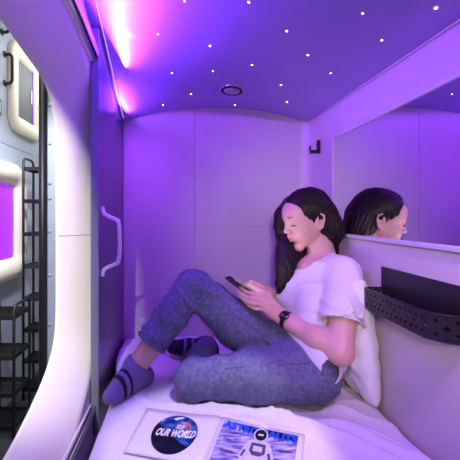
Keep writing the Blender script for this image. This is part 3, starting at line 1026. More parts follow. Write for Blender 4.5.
def tee_folds(X, Y, Z):
    bl = np.clip((-.30 - Z) / .06, 0, 1)
    w1 = -.0110 * ridge(26 * (Z + .75 * X) + 1.6 * np.sin(13 * Y + 7 * X)) * bl
    fan = np.arctan2(Z + .33, X - .60) * 5.0 + 1.5 * np.sin(25 * X)
    w2 = -.0085 * ridge(fan) * np.exp(-(((X - .53) / .07) ** 2 + ((Z + .33) / .07) ** 2)) * np.clip((1.27 - Y) / .05, 0, 1)
    w3 = -.0060 * ridge(28 * (X + .5 * Z) + 2 * np.sin(16 * Y)) * np.clip((Z + .40) / .05, 0, 1)
    return (w1 + w2 + w3 + .004).astype(np.float32)


T.warp(tee_folds)
# the near sleeve is its own tube, cut square and hollow at the mouth
adir = (elN - shN) / np.linalg.norm(elN - shN)
T2 = SDF(T.xs, T.ys, T.zs)
T2.cone(shN + A([0, .02, .01]), sl1 + adir * .05, .060, .070, k=.0)
X, Y, Z = T2.P((slice(None),) * 3)
along = (X - sl1[0]) * adir[0] + (Y - sl1[1]) * adir[1] + (Z - sl1[2]) * adir[2]
T2.F = T2.F - (.0065 * ridge(14 * np.arctan2(Z - sl1[2] - .3 * along, X - sl1[0] + .001) * .35 + 18 * along)).astype(np.float32)
rad = np.sqrt(np.maximum((X - sl1[0]) ** 2 + (Y - sl1[1]) ** 2 + (Z - sl1[2]) ** 2 - along ** 2, 0))
T2.F = np.maximum(T2.F, along)
T2.F = np.maximum(T2.F, -np.maximum(rad - .058, -(along + .03)))
hh = np.clip(.014 - np.abs(T.F - T2.F), 0, None) / .014
T.F = (np.minimum(T.F, T2.F) - hh * hh * .014 * .25).astype(np.float32)
# hem and neckline
hem_p = pelvis + A([.000, 0, -.005]); hem_n = A([-.80, -.05, -.45])
T.plane(hem_p, hem_n)
T.cone(H(-.030, 0, -.045), neck0 + A([-.030, 0, .005]), .055, .068, k=.008, mode='sub')
T.plane(A([0, 1.5, BED - .002]), A([0, 0, -1]))
T.F = T.F.astype(np.float32)
sdf_obj('t_shirt', T, M['shirt'], person, it=2)
# ---- jeans
J = SDF(np.arange(-.14, .58, g), np.arange(1.02, 1.56, g), np.arange(-.64, -.17, g))
J.cone(pelvis + A([.035, 0, .035]), pelvis + A([-.01, 0, 0]), .096, .102, k=.05)
J.ell(pelvis + A([.0, .0, -.01]), (.10, .140, .095), k=.05)
mN = hipN * .5 + knN * .5 + A([0, -.006, .004])
J.chain([hipN, mN, knN + A([.02, 0, 0])], [.090, .079, .067], k=.04)
mF = hipF * .5 + knF * .5 + A([0, 0, -.012])
J.chain([hipF, mF, knF], [.094, .082, .064], k=.03)
cF = knF * .25 + anF * .75 + A([0, 0, .01])
J.chain([knF, knF * .5 + cF * .5 + A([-.004, 0, 0]), cF], [.064, .062, .056], k=.02)
cN = knN * .03 + anN * .97
J.chain([knN, knN * .5 + cN * .5, cN], [.063, .056, .050], k=.02)


def jean_folds(X, Y, Z):
    def g3(c, r): return np.exp(-(((X - c[0]) ** 2 + (Y - c[1]) ** 2 + (Z - c[2]) ** 2) / r ** 2))
    rd = lambda ph: (1 - np.abs(np.sin(ph))) ** 2 - .35
    f = -.0120 * rd(34 * (X * .45 + Z * .85) + 1.6 * np.sin(12 * Y + 9 * X)) * g3(A([.36, 1.15, -.47]), .12)
    f += -.0100 * rd(42 * (X * .95 - Z * .3) + 1.5 * np.sin(16 * Z)) * g3(knN + A([.08, -.05, .03]), .09)
    f += -.0110 * rd(38 * (X * .35 + Z * .9) + 1.6 * np.sin(18 * X)) * g3(knF + A([.0, -.04, -.05]), .09)
    f += -.0090 * rd(46 * (X * .5 + Z * .8) + 1.6 * np.sin(20 * Y)) * g3(cF + A([.01, 0, .05]), .09)
    f += -.0060 * rd(22 * (X * .8 + .7 * Z) + 2.4 * np.sin(10 * X + 9 * Z))
    f += .0015 * np.sin(70 * (X - .5 * Z) + 3 * np.sin(14 * Y))
    return f.astype(np.float32)


J.warp(jean_folds)
# cuff of the raised leg: flat end, hollow inside
cd = (anF - knF) / np.linalg.norm(anF - knF)
X, Y, Z = J.P((slice(None),) * 3)
al = (X - cF[0]) * cd[0] + (Y - cF[1]) * cd[1] + (Z - cF[2]) * cd[2]
ra_ = np.sqrt(np.maximum((X - cF[0]) ** 2 + (Y - cF[1]) ** 2 + (Z - cF[2]) ** 2 - al ** 2, 0))
J.F = np.where((al > 0.0) & (ra_ < .10), np.maximum(J.F, al), J.F)
J.F = np.where((ra_ < .062) & (al > -.06), np.maximum(J.F, -np.maximum(ra_ - .048, -(al + .04))), J.F)
cd2 = (anN - knN) / np.linalg.norm(anN - knN)
al = (X - cN[0]) * cd2[0] + (Y - cN[1]) * cd2[1] + (Z - cN[2]) * cd2[2]
J.F = np.where((al > 0.0) & (Y > 1.38) & (X < .2), np.maximum(J.F, al), J.F)
# waist line and flat seat
J.plane(pelvis + A([.060, 0, .030]), A([.97, .05, .25]))
J.plane(A([0, 1.5, BED - .006]), A([0, 0, -1]))
J.F = J.F.astype(np.float32)
jeans = sdf_obj('jeans', J, M['denim'], person, it=2)
# turned cuff, waistband, side seam
b = MB()
cu = np.cross(cd, [0, 1, 0]); cu /= np.linalg.norm(cu); cv = np.cross(cd, cu)
for h_ in (-.004,):
    b.tube([cF + cd * h_ + .0565 * (cu * math.cos(a) + cv * math.sin(a)) for a in np.linspace(0, 2 * PI, 33)[:-1]], .0045, 8, closed=True)
b.tube([cF - cd * .022 + .0590 * (cu * math.cos(a) + cv * math.sin(a)) for a in np.linspace(0, 2 * PI, 33)[:-1]], .0018, 6, closed=True)
b.build('cuff', M['denim'], jeans)


def project_seam(name, pts, r, m, n_=10):
    """a seam tube lying on the jeans: each point is pushed out to the cloth surface"""
    out = []
    for p, dirv in pts:
        p = A(p, float); dv = A(dirv, float); dv /= np.linalg.norm(dv)
        for k in range(80):
            q = p + dv * (.0025 * k)
            i = [int(np.clip(np.searchsorted(a_, q[j]), 0, len(a_) - 1)) for j, a_ in enumerate((J.xs, J.ys, J.zs))]
            if J.F[i[0], i[1], i[2]] > 0: break
        out.append(q - dv * .0015)
    b_ = MB(); b_.tube(catmull(out, 4), r, 6)
    return b_.build(name, m, jeans)


sd1 = A([.1, -1, .15])
project_seam('side_seam', [(hipN * (1 - t) + knN * t, (.02, -.75, .75)) for t in np.linspace(0, .95, 12)], .0010, M['denim_dark'])
project_seam('side_seam', [(knF * (1 - t) + cF * t, (.62, -.9, .1)) for t in np.linspace(0, .97, 10)], .0010, M['denim_dark'])
project_seam('side_seam', [(hipF * (1 - t) + knF * t, (-.1, -.95, .5)) for t in np.linspace(.1, .95, 10)], .0010, M['denim_dark'])

# ---- socks
lav = A(lin((112, 104, 142))); dk = A(lin((24, 20, 34)))


def sock(name, an, he, to, leg, base, stripes, r_an, up_len):
    lo = np.minimum(np.minimum(an, he), to) - .07; hi = np.maximum(np.maximum(an, he), to) + .09
    K = SDF(np.arange(lo[0], hi[0], .003), np.arange(lo[1], hi[1], .003), np.arange(lo[2], hi[2], .003))
    up = (leg - an) / np.linalg.norm(leg - an)
    top = an + up * up_len
    K.chain([top, an, he], [r_an + .004, r_an + .002, .032], k=.02)
    mid_ = an * .45 + to * .55 + A([0, 0, -.002])
    K.chain([an, mid_, to], [.038, .034, .024], k=.02)
    K.chain([he, he * .5 + to * .5, to], [.031, .030, .023], k=.02)
    K.plane(top, up)
    K.plane(A([0, 0, BED + .000]), A([0, 0, -1]), k=.006)
    ax_ = (to - he); L_ = np.linalg.norm(ax_); ax_ = ax_ / L_

    def tint(V):
        t = (V - he) @ ax_ / L_
        c = np.tile(base, (len(V), 1))
        for a_, b_ in stripes:
            m_ = ((t > a_) & (t < b_))[:, None]
            c = np.where(m_, lav * .9 if base[0] < .05 else dk, c)
        return c
    return sdf_obj(name, K, M['sock'], person, it=1, tint=tint)


o = sock('sock', anF, heF, toF, knF, lav, [(.60, .67), (.76, .84)], .036, .018)
o = sock('sock', anN, heN, toN, knN, dk, [(.45, .53), (.66, .73)], .036, .10); o['label'] = 'dark sock with pale stripes'

# ---- watch
wdir = (wrN - elN) / np.linalg.norm(wrN - elN)
wc = wrN - wdir * .012
u1 = np.cross(wdir, [0, 0, 1]); u1 /= np.linalg.norm(u1); u2 = np.cross(wdir, u1)
wt = MB()
wt.tube([wc + .0275 * (u1 * math.cos(a) + u2 * math.sin(a)) for a in np.linspace(0, 2 * PI, 33)[:-1]], .0105, 10, closed=True, flat=.25, up=tuple(wdir))
ws = wt.build('watch', M['watch'], person)
fn = A([-.25, -.80, .55]); fn -= wdir * (fn @ wdir); fn /= np.linalg.norm(fn)
wb_ = MB(); wb_.lathe(wc + fn * .0255, [(.0155, 0), (.0175, .002), (.0175, .007), (.0155, .009)], tuple(fn), 28)
wb_.build('watch_case', M['watch'], ws)
wb_ = MB(); wb_.lathe(wc + fn * .0346, [(.0145, 0), (.0140, .0006)], tuple(fn), 28)
wb_.build('watch_face', M['glassdark'], ws)

# ---- hair
g = .0026
Hh = SDF(np.arange(.36, .655, g), np.arange(1.24, 1.48, g), np.arange(-.34, .13, g))
HBh = lambda x, y, z, r, k=.02, mode='add': Hh.ell(H(x, y, z), tuple(HS * q for q in r), HR, k * HS, mode)
HBh(-.016, 0, .050, (.103, .083, .090), .02)
HBh(-.048, 0, .000, (.060, .074, .095), .03)
# carve the face and the ear out of the cap
HBh(.092, .002, -.016, (.044, .057, .080), .014, 'sub')
HBh(.062, .056, -.034, (.050, .040, .064), .016, 'sub')
HBh(-.006, .094, -.010, (.026, .026, .034), .008, 'sub')
HBh(.030, .085, -.055, (.050, .030, .060), .010, 'sub')
# back fall behind the near ear, down behind the shoulder
Hh.chain([H(-.070, .030, .010), H(-.075, .040, -.040), H(-.078, .046, -.075), H(-.078, .040, -.095)], [.048, .042, .032, .016], k=.03)
Hh.chain([H(-.080, -.02, .010), H(-.078, -.02, -.060), A([.600, 1.350, -.14])], [.045, .038, .020], k=.03)
# far side fall, forward over the far shoulder and chest
Hh.chain([H(.030, -.055, .085), H(.072, -.060, .050), H(.084, -.062, .000), H(.078, -.062, -.050), A([.412, 1.350, -.140]), A([.405, 1.330, -.185]), A([.398, 1.312, -.225]), A([.382, 1.298, -.262]), A([.366, 1.285, -.290])],
         [.026, .022, .024, .028, .031, .031, .027, .018, .004], k=.03)
Hh.chain([H(.02, -.066, .04), H(.035, -.066, -.03), H(.030, -.062, -.085), A([.445, 1.365, -.175]), A([.432, 1.345, -.225]), A([.415, 1.325, -.262])],
         [.026, .030, .038, .040, .030, .008], k=.02)


def grooves(X, Y, Z):
    # strands run downwards: ripple only across them
    ph = 420 * (X * .75 + Y * .65) + 5 * np.sin(20 * Z) + 2 * np.sin(47 * Z + 60 * Y)
    return (.0011 * np.sin(ph) + .0008 * np.sin(ph * .41 + 1.3)).astype(np.float32) * np.clip((.02 - Z) / .03, 0, 1).astype(np.float32)


Hh.cone(H(.015, -.050, -.070), A([.468, 1.362, -.170]), .030, .028, k=.02)
Hh.warp(grooves)
hair = sdf_obj('hair', Hh, M['hair'], person, it=1)
# individual locks over the mass
b = MB()
Fh = Hh.F


def on_hair(p, away):
    p = A(p, float); dv = A(away, float); dv = dv / np.linalg.norm(dv)
    q = p
    for k in range(60):
        q = p + dv * (.003 * k)
        i = [int(np.clip(np.searchsorted(a_, q[j]), 0, len(a_) - 1)) for j, a_ in enumerate((Hh.xs, Hh.ys, Hh.zs))]
        if Fh[i[0], i[1], i[2]] > 0: break
    return q


for i in range(70):       # cap locks: from the part, over the near temple, to behind the ear
    t = i / 69
    a0 = A([.086 - .165 * t, -.012 + .01 * rng.normal() * .3, .10])
    pts = []
    for s_ in np.linspace(0, 1, 9):
        # angle sweeping from the top down the near side and back
        th = s_ * (1.75 - .2 * t)
        fx = (.080 - .165 * t) * (1 - .9 * s_ ** 1.5) - .075 * s_ ** 1.3
        d_ = hf * (fx + .015) + hl * (.085 * math.sin(th) - .01) + hu * (.085 * math.cos(th) + .0)
        pts.append(on_hair(H(-.016, 0, .035), d_))
    rr = rng.uniform(.0012, .0022)
    b.tube(catmull(pts, 2), [rr] * (len(catmull(pts, 2)) - 1) + [rr * .4], 5)
for i in range(90):       # long locks of the forward fall
    u_ = rng.uniform(-1, 1); off_ = rng.uniform(-.4, 1)
    base_ = [H(.072, -.060, .050), H(.084, -.062, .000), H(.078, -.062, -.050), A([.412, 1.350, -.140]), A([.405, 1.330, -.185]), A([.398, 1.312, -.225]), A([.382, 1.298, -.262]), A([.364, 1.285, -.294])]
    rad_ = [.020, .023, .028, .031, .031, .027, .018, .006]
    pts = []
    for k, (p, r_) in enumerate(zip(base_, rad_)):
        wv = .0022 * math.sin(k * .8 + i)
        pts.append(p + A([u_ * r_ + wv, 0, 0]) + A([0, -math.sqrt(max(0, 1 - u_ * u_)) * r_ * 1.07, 0]))
    rr = rng.uniform(.0012, .0024)
    cp = catmull(pts, 3)
    b.tube(cp, list(np.linspace(rr, rr * .35, len(cp))), 5)
b.build('hair_locks', M['hair'], person)

# ---- phone
pu = A([.80, .0, -.60]); pn = A([.58, .30, .76]); pn -= pu * (pn @ pu); pn /= np.linalg.norm(pn)
pw_ = np.cross(pn, pu)
pc = S(228, 277, 1.245) + pu * .070 + pw_ * 0.0
def ph_pt(a_, b_, c_): return pc + pu * a_ + pw_ * b_ + pn * c_
def slab(L, W, T0, T1, r, m, name, parent, org=None):
    rr = rrect(-L / 2, L / 2, -W / 2, W / 2, r, 5); nn = len(rr)
    b_ = MB()
    e_ = min(.0015, (T1 - T0) * .3)
    lv = [(T0, 1 - e_ / W * 2), (T0 + e_, 1), (T1 - e_, 1), (T1, 1 - e_ / W * 2)]
    vs = [ph_pt(a_ * s_, c_ * s_, h_) for h_, s_ in lv for a_, c_ in rr]
    fs = [tuple(range(nn))] + [tuple(range(3 * nn, 4 * nn))] + [(q * nn + i, q * nn + (i + 1) % nn, (q + 1) * nn + (i + 1) % nn, (q + 1) * nn + i) for q in range(3) for i in range(nn)]
    b_.add(vs, fs)
    return b_.build(name, m, parent, org=org)
t = thing('smartphone', tuple(pc), "dark smartphone held up in the person's hands", 'phone')
slab(.143, .070, -.004, .004, .010, M['phone'], 'phone_body', t)
slab(.137, .065, .0041, .0046, .008, M['screen'], 'screen', t)
b = MB(); q = ph_pt(-.055, -.018, -.004); b.lathe(q, [(.010, 0), (.010, .0015), (.006, .002)], tuple(-pn), 20); b.build('camera_bump', M['glassdark'], t)

# ---- pillow behind the back
g = .006
Pq = SDF(np.arange(.46, .645, g), np.arange(.98, 1.52, g), np.arange(-.64, -.15, g))
sl = (slice(None),) * 3
X, Y, Z = Pq.P(sl)
pcn = A([.592, 1.270, -.405])
lx = (X - pcn[0]) - .12 * (Z - pcn[2]) * -1; ly = (Y - pcn[1]); lz = (Z - pcn[2])
ey = np.abs(ly) / .195; ez = np.abs(lz) / .20
edge = np.clip(1 - ey ** 3.0, 0, 1) ** .5 * np.clip(1 - ez ** 3.0, 0, 1) ** .5
th = .006 + .058 * edge
wr_ = .0035 * np.sin(50 * (Y + Z) + 2.5 * np.sin(18 * (Y - Z))) + .002 * np.sin(110 * (Y - .4 * Z) + 2 * np.sin(30 * Z))
f = np.maximum(np.abs(lx) - th + wr_, np.maximum(np.abs(ly) - .195, np.abs(lz) - .20)) * .8
Pq.F = f.astype(np.float32)
Pq.cone(chest, waist, .108, .094, k=.01, mode='sub'); Pq.cone(waist, pelvis + A([.035, 0, .012]), .094, .118, k=.01, mode='sub')
Pq.cone(shN, neck0 + A([.0, -.03, -.01]), .06, .06, k=.01, mode='sub'); Pq.ell(chest + A([.0, .01, .0]), (.102, .142, .137), k=.01, mode='sub')
Pq.plane(A([XR - .003, 0, 0]), A([1, 0, 0])); Pq.plane(A([0, 0, BED - .002]), A([0, 0, -1]))
Pq.F = Pq.F.astype(np.float32)
o = sdf_obj('pillow', Pq, M['pillow'], None, it=3, org=(.592, 1.225, BED)); tag(o, "white pillow propped upright between the person's back and the wall", 'pillow')

# ================================================================== MAGAZINE
mz = BED + .008
TL, TM, BL, TR = A([-.106, 1.065]), A([.121, 1.012]), A([-.146, .868]), A([.338, .935])
BM = A([.052, .818]); BR = A([.255, .745])
mag = thing('magazine', (.1, .92, mz), 'open glossy magazine on the duvet with a globe page and an astronaut page', 'magazine')


def page(c00, c10, c01, c11, hfun, th, name, m, parent, nu=16, nv=8, u0=0, u1=1, v0=0, v1=1, dz=0):
    b_ = MB()
    def P_(u, v, e_):
        q = (c00 * (1 - u) + c10 * u) * (1 - v) + (c01 * (1 - u) + c11 * u) * v
        return (q[0], q[1], mz + hfun(u) + dz + e_)
    us_ = np.linspace(u0, u1, nu); vs_ = np.linspace(v0, v1, nv)
    b_.grid(lambda a_, c_: P_(a_, c_, 0), us_, vs_)
    b_.grid(lambda a_, c_: P_(a_, c_, -th), us_, vs_)
    for e_ in (0, -1):
        b_.grid(lambda a_, c_: P_(a_, vs_[e_], -th * c_), us_, [0, 1], False)
        b_.grid(lambda a_, c_: P_(us_[e_], a_, -th * c_), vs_, [0, 1], False)
    return b_.build(name, m, parent)


hl_ = lambda u: .006 * math.exp(-((1 - u) / .22) ** 2) - .004 * math.exp(-((1 - u) / .05) ** 2)
hr_ = lambda u: .006 * math.exp(-(u / .22) ** 2) - .004 * math.exp(-(u / .05) ** 2)
lp = page(BL, BM, TL, TM, hl_, .003, 'left_page', M['paper'], mag)
rp = page(BM, BR, TM, TR, hr_, .003, 'right_page', M['paper'], mag)


def lmap(u, v, e_=0):
    q = (BL * (1 - u) + BM * u) * (1 - v) + (TL * (1 - u) + TM * u) * v
    return (q[0], q[1], mz + hl_(u) + e_)


def rmap(u, v, e_=0):
    q = (BM * (1 - u) + BR * u) * (1 - v) + (TM * (1 - u) + TR * u) * v
    return (q[0], q[1], mz + hr_(u) + e_)


def poly_on(fmap, pts, e_, name, m, parent, rings=6, c=None):
    """flat printed shape on a page, following its curve"""
    c = c or (sum(p[0] for p in pts) / len(pts), sum(p[1] for p in pts) / len(pts))
    b_ = MB(); n_ = len(pts); vs = [fmap(c[0], c[1], e_)]
    for r_ in range(1, rings + 1):
        for p in pts:
            vs.append(fmap(c[0] + (p[0] - c[0]) * r_ / rings, c[1] + (p[1] - c[1]) * r_ / rings, e_))
    fs = [(0, 1 + i, 1 + (i + 1) % n_) for i in range(n_)]
    for r_ in range(rings - 1):
        fs += [(1 + r_ * n_ + i, 1 + (r_ + 1) * n_ + i, 1 + (r_ + 1) * n_ + (i + 1) % n_, 1 + r_ * n_ + (i + 1) % n_) for i in range(n_)]
    b_.add(vs, fs)
    return b_.build(name, m, parent)


# globe: printed disc, day side towards the upper right
gc = (.510, .490)
def gpt(a_, s_=1.0, cx_=gc[0], cy_=gc[1]):
    x_, y_ = .285 * math.cos(a_) * s_, .42 * math.sin(a_) * s_
    r_ = math.radians(8)
    return (cx_ + x_ * math.cos(r_) - y_ * math.sin(r_) * .5, cy_ + y_ * math.cos(r_) + x_ * math.sin(r_) * .9)
poly_on(lmap, [gpt(2 * PI * k / 56) for k in range(56)], .0005, 'globe_print', M['earth'], lp, c=gc)
poly_on(lmap, [gpt(math.radians(150 + 170 * k / 24)) for k in range(25)] + [(gc[0] + .10, gc[1] - .16), (gc[0] - .02, gc[1] - .04), (gc[0] - .14, gc[1] + .08)], .0008, 'globe_shadow_print', M['earth_dark'], lp)
poly_on(lmap, [(a_-.09, b_) for a_, b_ in [(.66, .64), (.70, .60), (.745, .62), (.77, .68), (.75, .74), (.71, .79), (.67, .77), (.645, .71)]], .0008, 'land_print', M['land'], lp, 3)
poly_on(lmap, [(.42, .80), (.46, .78), (.52, .83), (.56, .87), (.52, .875), (.46, .85)], .0008, 'cloud_print', M['white_text'], lp, 2)
poly_on(lmap, [(.60, .50), (.66, .53), (.72, .58), (.70, .59), (.63, .555)], .0008, 'cloud_print', M['white_text'], lp, 2)


def text_on(fmap, s_, u0, v0, du, dv, size, e_, m, parent, name, slant=0.0, bold=0.0, vcurve=0.0, tex_w=None, rotv=0.0):
    cu_ = bpy.data.curves.new(name, 'FONT'); cu_.body = s_; cu_.size = 1.0; cu_.shear = slant; cu_.offset = bold
    cu_.resolution_u = 3
    to = bpy.data.objects.new(name, cu_); COL.objects.link(to)
    dg_ = bpy.context.evaluated_depsgraph_get()
    me_ = bpy.data.meshes.new_from_object(to.evaluated_get(dg_))
    bpy.data.objects.remove(to)
    xs_ = [v.co.x for v in me_.vertices]; w_ = max(xs_)
    vs = []
    for v in me_.vertices:
        a_ = v.co.x / w_ * du; b__ = v.co.y * dv
        vs.append(fmap(u0 + a_, v0 + b__ + rotv * (v.co.x / w_), e_))
    fs = [tuple(p.vertices) for p in me_.polygons]
    b_ = MB(); b_.add(vs, fs)
    return b_.build(name, m, parent)


text_on(lmap, 'SEE', .49, .60, .12, .13, 1, .0013, M['white_text'], lp, 'page_title', .3, .03, rotv=-.01)
text_on(lmap, 'OUR WORLD', .275, .400, .50, .21, 1, .0013, M['white_text'], lp, 'page_title', .25, .04, rotv=.04)

# cover picture: moon ground with a generic spacesuited figure
b = MB()
b.grid(lambda a_, c_: rmap(a_, c_, .0005), np.linspace(.05, .93, 16), np.linspace(0.0, .93, 10))
b.build('cover_picture', M['moon'], rp)
b = MB()
b.grid(lambda a_, c_: rmap(a_, c_, .0008), np.linspace(.28, .93, 14), np.linspace(.80, .93, 4))
b.build('night_sky_print', M['black_ink'], rp)
text_on(rmap, 'ASTRONAUTS', .07, .765, .86, .21, 1, .0013, M['blue_text'], rp, 'cover_title', 0, .05)
ell_ = lambda cx_, cy_, rx, ry, n_=24: [(cx_ + rx * math.cos(2 * PI * k / n_), cy_ + ry * math.sin(2 * PI * k / n_)) for k in range(n_)]
fg = rp
poly_on(rmap, [(.42, 0), (.41, .25), (.36, .22), (.33, .30), (.36, .48), (.40, .62), (.47, .68), (.57, .68), (.64, .62), (.68, .50), (.72, .34), (.69, .26), (.64, .30), (.62, .25), (.61, 0), (.54, 0), (.52, .18), (.49, 0)], .0011, 'figure_print', M['suit'], fg, 3, c=(.515, .40))
poly_on(rmap, [(.44, .60), (.60, .60), (.61, .42), (.55, .36), (.47, .36), (.43, .44)], .0014, 'figure_shade_print', M['suit_dark'], fg, 2)
poly_on(rmap, [(.47, .54), (.57, .54), (.57, .44), (.47, .44)], .0017, 'figure_pack_print', M['suit'], fg, 2)
poly_on(rmap, [(.345, .30), (.375, .30), (.40, .44), (.37, .44)], .0014, 'figure_shade_print', M['suit_dark'], fg, 2)
poly_on(rmap, [(.66, .32), (.69, .32), (.66, .46), (.63, .44)], .0014, 'figure_shade_print', M['suit_dark'], fg, 2)
poly_on(rmap, [(.45, .02), (.48, .02), (.50, .20), (.46, .24)], .0014, 'figure_shade_print', M['suit_dark'], fg, 2)
poly_on(rmap, ell_(.52, .775, .082, .150), .0018, 'helmet_print', M['suit'], fg, 3)
poly_on(rmap, ell_(.52, .775, .066, .120), .0021, 'visor_print', M['black_ink'], fg, 3)
poly_on(rmap, [(.49, .79), (.55, .80), (.55, .76), (.49, .75)], .0024, 'visor_glint_print', M['suit'], fg, 1)
for (a0, b0, a1, b1) in ((.10, .30, .30, .33), (.74, .55, .90, .57), (.76, .28, .90, .31), (.15, .12, .34, .14), (.10, .52, .22, .54)):
    poly_on(rmap, [(a0, b0), ((a0 + a1) / 2, b0 - .01), (a1, b0 + .01), (a1 - .02, b1 + .01), (a0 + .03, b1)], .0010, 'shadow_print', M['suit_dark'], fg, 1)
text_on(rmap, 'BEYOND', .18, .70, .10, .05, 1, .0013, M['white_text'], rp, 'cover_caption', 0, .02) if False else None

# ================================================================== RIGHT WALL: mirror, basket, hook
t = thing('wall_mirror', (XR, .85, -.083), 'wide mirror with thin pale rails on the right wall', 'mirror')
y0, y1, z0, z1 = .12, 1.435, -.074, .316
b = MB(); b.box(XR - .006, XR - .001, y0, y1, z0, z1); b.build('mirror_glass', M['mirror'], t)
b = MB(); b.box(XR - .013, XR - .001, y0, y1 + .004, z0 - .012, z0 + .002, .002); b.build('bottom_rail', M['satin'], t)
b = MB(); b.box(XR - .012, XR - .001, y0, y1 + .004, z1 - .002, z1 + .010, .002); b.build('top_rail', M['satin'], t)
b = MB(); b.box(XR - .009, XR - .001, y1 - .001, y1 + .006, z0, z1, .001); b.build('side_rail', M['wall'], t)

t = thing('wall_basket', (XR - .03, .93, -.29), 'black perforated metal basket shelf mounted low on the right wall', 'basket')
b = MB(); b.box(XR - .003, XR - .0005, .66, 1.094, -.285, -.163, .0008)
b.build('back_plate', M['black'], t)


def perf(c, u, v, nu, nv, thick, hr, mbx, ns=12):
    """perforated sheet: nu x nv cells, each with a square hole with rounded outline"""
    c = A(c, float); u = A(u, float); v = A(v, float); nrm = np.cross(u, v); nrm /= np.linalg.norm(nrm)
    cu_, cv_ = u / nu, v / nv
    for i in range(nu):
        for j in range(nv):
            o_ = c + cu_ * (i + .5) + cv_ * (j + .5)
            sq = []; ci_ = []
            for k in range(ns):
                a_ = 2 * PI * k / ns
                x_, y_ = math.cos(a_), math.sin(a_)
                m_ = max(abs(x_), abs(y_))
                sq.append(o_ + cu_ * (.5 * x_ / m_) + cv_ * (.5 * y_ / m_))
                ci_.append(o_ + u / np.linalg.norm(u) * x_ * hr + v / np.linalg.norm(v) * y_ * hr)
            vs = [p + nrm * s_ for s_ in (thick / 2, -thick / 2) for p in sq + ci_]
            fs = []
            for k in range(ns):
                l = (k + 1) % ns
                fs.append((k, l, ns + l, ns + k))
                fs.append((2 * ns + k, 3 * ns + k, 3 * ns + l, 2 * ns + l))
                fs.append((ns + k, ns + l, 3 * ns + l, 3 * ns + k))
            mbx.add(vs, fs)


XB = .575
zt, zb = -.227, -.289
path = [(XR - .003, 1.078), (XB + .012, 1.078), (XB, 1.066), (XB, .808), (XB + .024, .772), (XR - .003, .760)]
b = MB()
for (p, q, nn) in ((path[0], path[1], 3), (path[2], path[3], 13), (path[3], path[4], 1), (path[4], path[5], 1)):
    perf((p[0], p[1], zb), (q[0] - p[0], q[1] - p[1], 0), (0, 0, zt - zb), nn, 2, .0015, .0045, b)
b.box(XB, XB + .012, 1.066, 1.078, zb, zt)
b.build('perforated_tray', M['black'], t)
b = MB()
b.tube([(x, y, zt) for x, y in path], .0020, 8); b.tube([(x, y, zb) for x, y in path], .0018, 8)
b.build('rim', M['black'], t)
b = MB(); b.add([(x, y, zb + .001) for x, y in path] + [(x, y, zb - .001) for x, y in path], [tuple(range(6)), tuple(range(6, 12))] + [(i, (i + 1) % 6, 6 + (i + 1) % 6, 6 + i) for i in range(6)])
for k in range(9): b.box(XB + .012, XR - .012, .80 + k * .03, .806 + k * .03, zb + .001, zb + .008)
b.build('tray_floor', M['black'], t)

hz = .31
t = thing('coat_hook', (XR - .004, 1.62, hz - .02), 'small black angular hook high on the wall in the far right corner', 'hook')
b = MB(); b.box(XR - .014, XR - .004, 1.570, 1.590, hz - .026, hz + .034, .001); b.build('back_plate', M['blackrub'], t)
b = MB(); b.box(XR - .046, XR - .0125, 1.571, 1.589, hz - .026, hz - .012, .001); b.box(XR - .046, XR - .047, 1.571, 1.589, hz - .013, hz + .008, .001)
b.build('hook_arm', M['blackrub'], t)

q = S(142, 320.5, YB - .004)
b = MB(); b.box(q[0] - .010, q[0] + .014, YB - .009, YB - .004, q[2] - .012, q[2] + .012, .001)
o = b.build('wall_socket', M['white_pl'], org=tuple(q)); tag(o, 'small pale square plate low on the end wall behind the raised leg', 'socket')
b = MB(); b.box(q[0] - .004, q[0] + .008, YB - .0105, YB - .009, q[2] - .006, q[2] + .006); b.build('socket_face', M['label'], o)

# ================================================================== CEILING: downlight and star points
def hit_ceiling(px, py):
    lo, hi = .3, YB
    d = hi
    for k in range(600):
        d = lo + (YB - lo) * k / 600
        p = S(px, py, d)
        if p[2] > ceil_z(p[0], d): break
    return p


def cnormal(p):
    e_ = .004
    dx = (ceil_z(p[0] + e_, p[1]) - ceil_z(p[0] - e_, p[1])) / (2 * e_)
    dy = (ceil_z(p[0], p[1] + e_) - ceil_z(p[0], p[1] - e_)) / (2 * e_)
    nn = A([dx, dy, -1.0]); return nn / np.linalg.norm(nn)


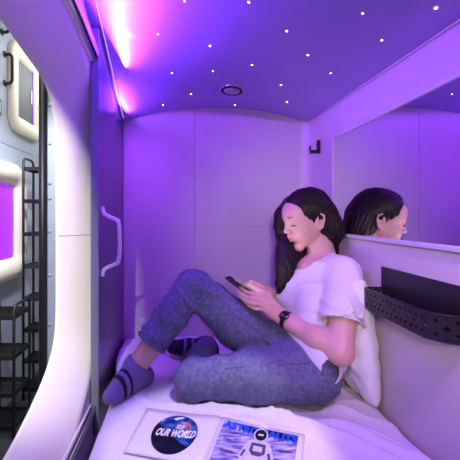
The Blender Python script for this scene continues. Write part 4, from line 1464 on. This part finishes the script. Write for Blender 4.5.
p = hit_ceiling(232, 89.5); nn = cnormal(p)
t = thing('downlight', tuple(p), 'round recessed downlight with black ring in the violet ceiling', 'ceiling light', 'recessed downlights')
b = MB(); b.lathe(p, [(.052, -.001), (.052, .004), (.046, .006), (.044, .004)], tuple(nn), 40); b.build('outer_rim', M['chrome'], t)
b = MB(); b.lathe(p, [(.0475, .0045), (.0475, .008), (.036, .0085), (.034, .005)], tuple(nn), 40); b.build('black_ring', M['blackrub'], t)
b = MB(); b.lathe(p, [(.034, .006), (.033, .0088), (.015, .0095)], tuple(nn), 40); b.build('diffuser', M['lampin'], t)

stars = [(185, 1, 'tiny white star light at the top edge of the photo, nearer the light cove'),
         (249, 2, 'tiny white star light at the top edge of the photo, near its middle'),
         (436, 8, 'tiny white star light furthest right in the ceiling, above the mirror'),
         (363, 13, 'tiny white star light high in the ceiling, second from the right'),
         (158, 34, 'tiny white star light just right of the bright cove glow, highest of the left ones'),
         (287, 31, 'tiny white star light right of centre, between the top edge and the downlight'),
         (382, 40, 'tiny white star light near the right wall, above the mirror corner'),
         (210, 46, 'tiny white star light alone halfway between the top edge and the downlight'),
         (308, 55, 'tiny faint star light right of and well above the downlight'),
         (172, 73, 'tiny white star light level with two others, nearest the cove side'),
         (213, 71, 'tiny white star light just above and left of the downlight'),
         (252, 65, 'tiny white star light just above and right of the downlight'),
         (331, 73, 'tiny white star light nearest the coat hook, close to the right wall'),
         (191, 94, 'tiny faint star light just left of the downlight'),
         (281, 85, 'tiny faint star light directly right of the downlight'),
         (287, 102, 'tiny white star light near the end wall, right of the downlight'),
         (235, 105, 'tiny white star light directly below the downlight, at the end wall'),
         (163, 105, 'tiny faint star light nearest the far left corner above the end wall')]
star0 = None
for (px, py, words) in stars:
    p = hit_ceiling(px, py); nn = cnormal(p)
    if star0 is None:
        b = MB(); b.lathe((0, 0, 0), [(.0034, -.001), (.0032, .001), (.0015, .0018)], (0, 0, -1), 12)
        star0 = b.build('star_light', M['star'], org=(0, 0, 0)); st = star0
    else:
        st = star0.copy(); COL.objects.link(st)
    st.location = (p[0], p[1], p[2] + Z0)
    tag(st, words, 'star light', 'star lights scattered over the pod ceiling')
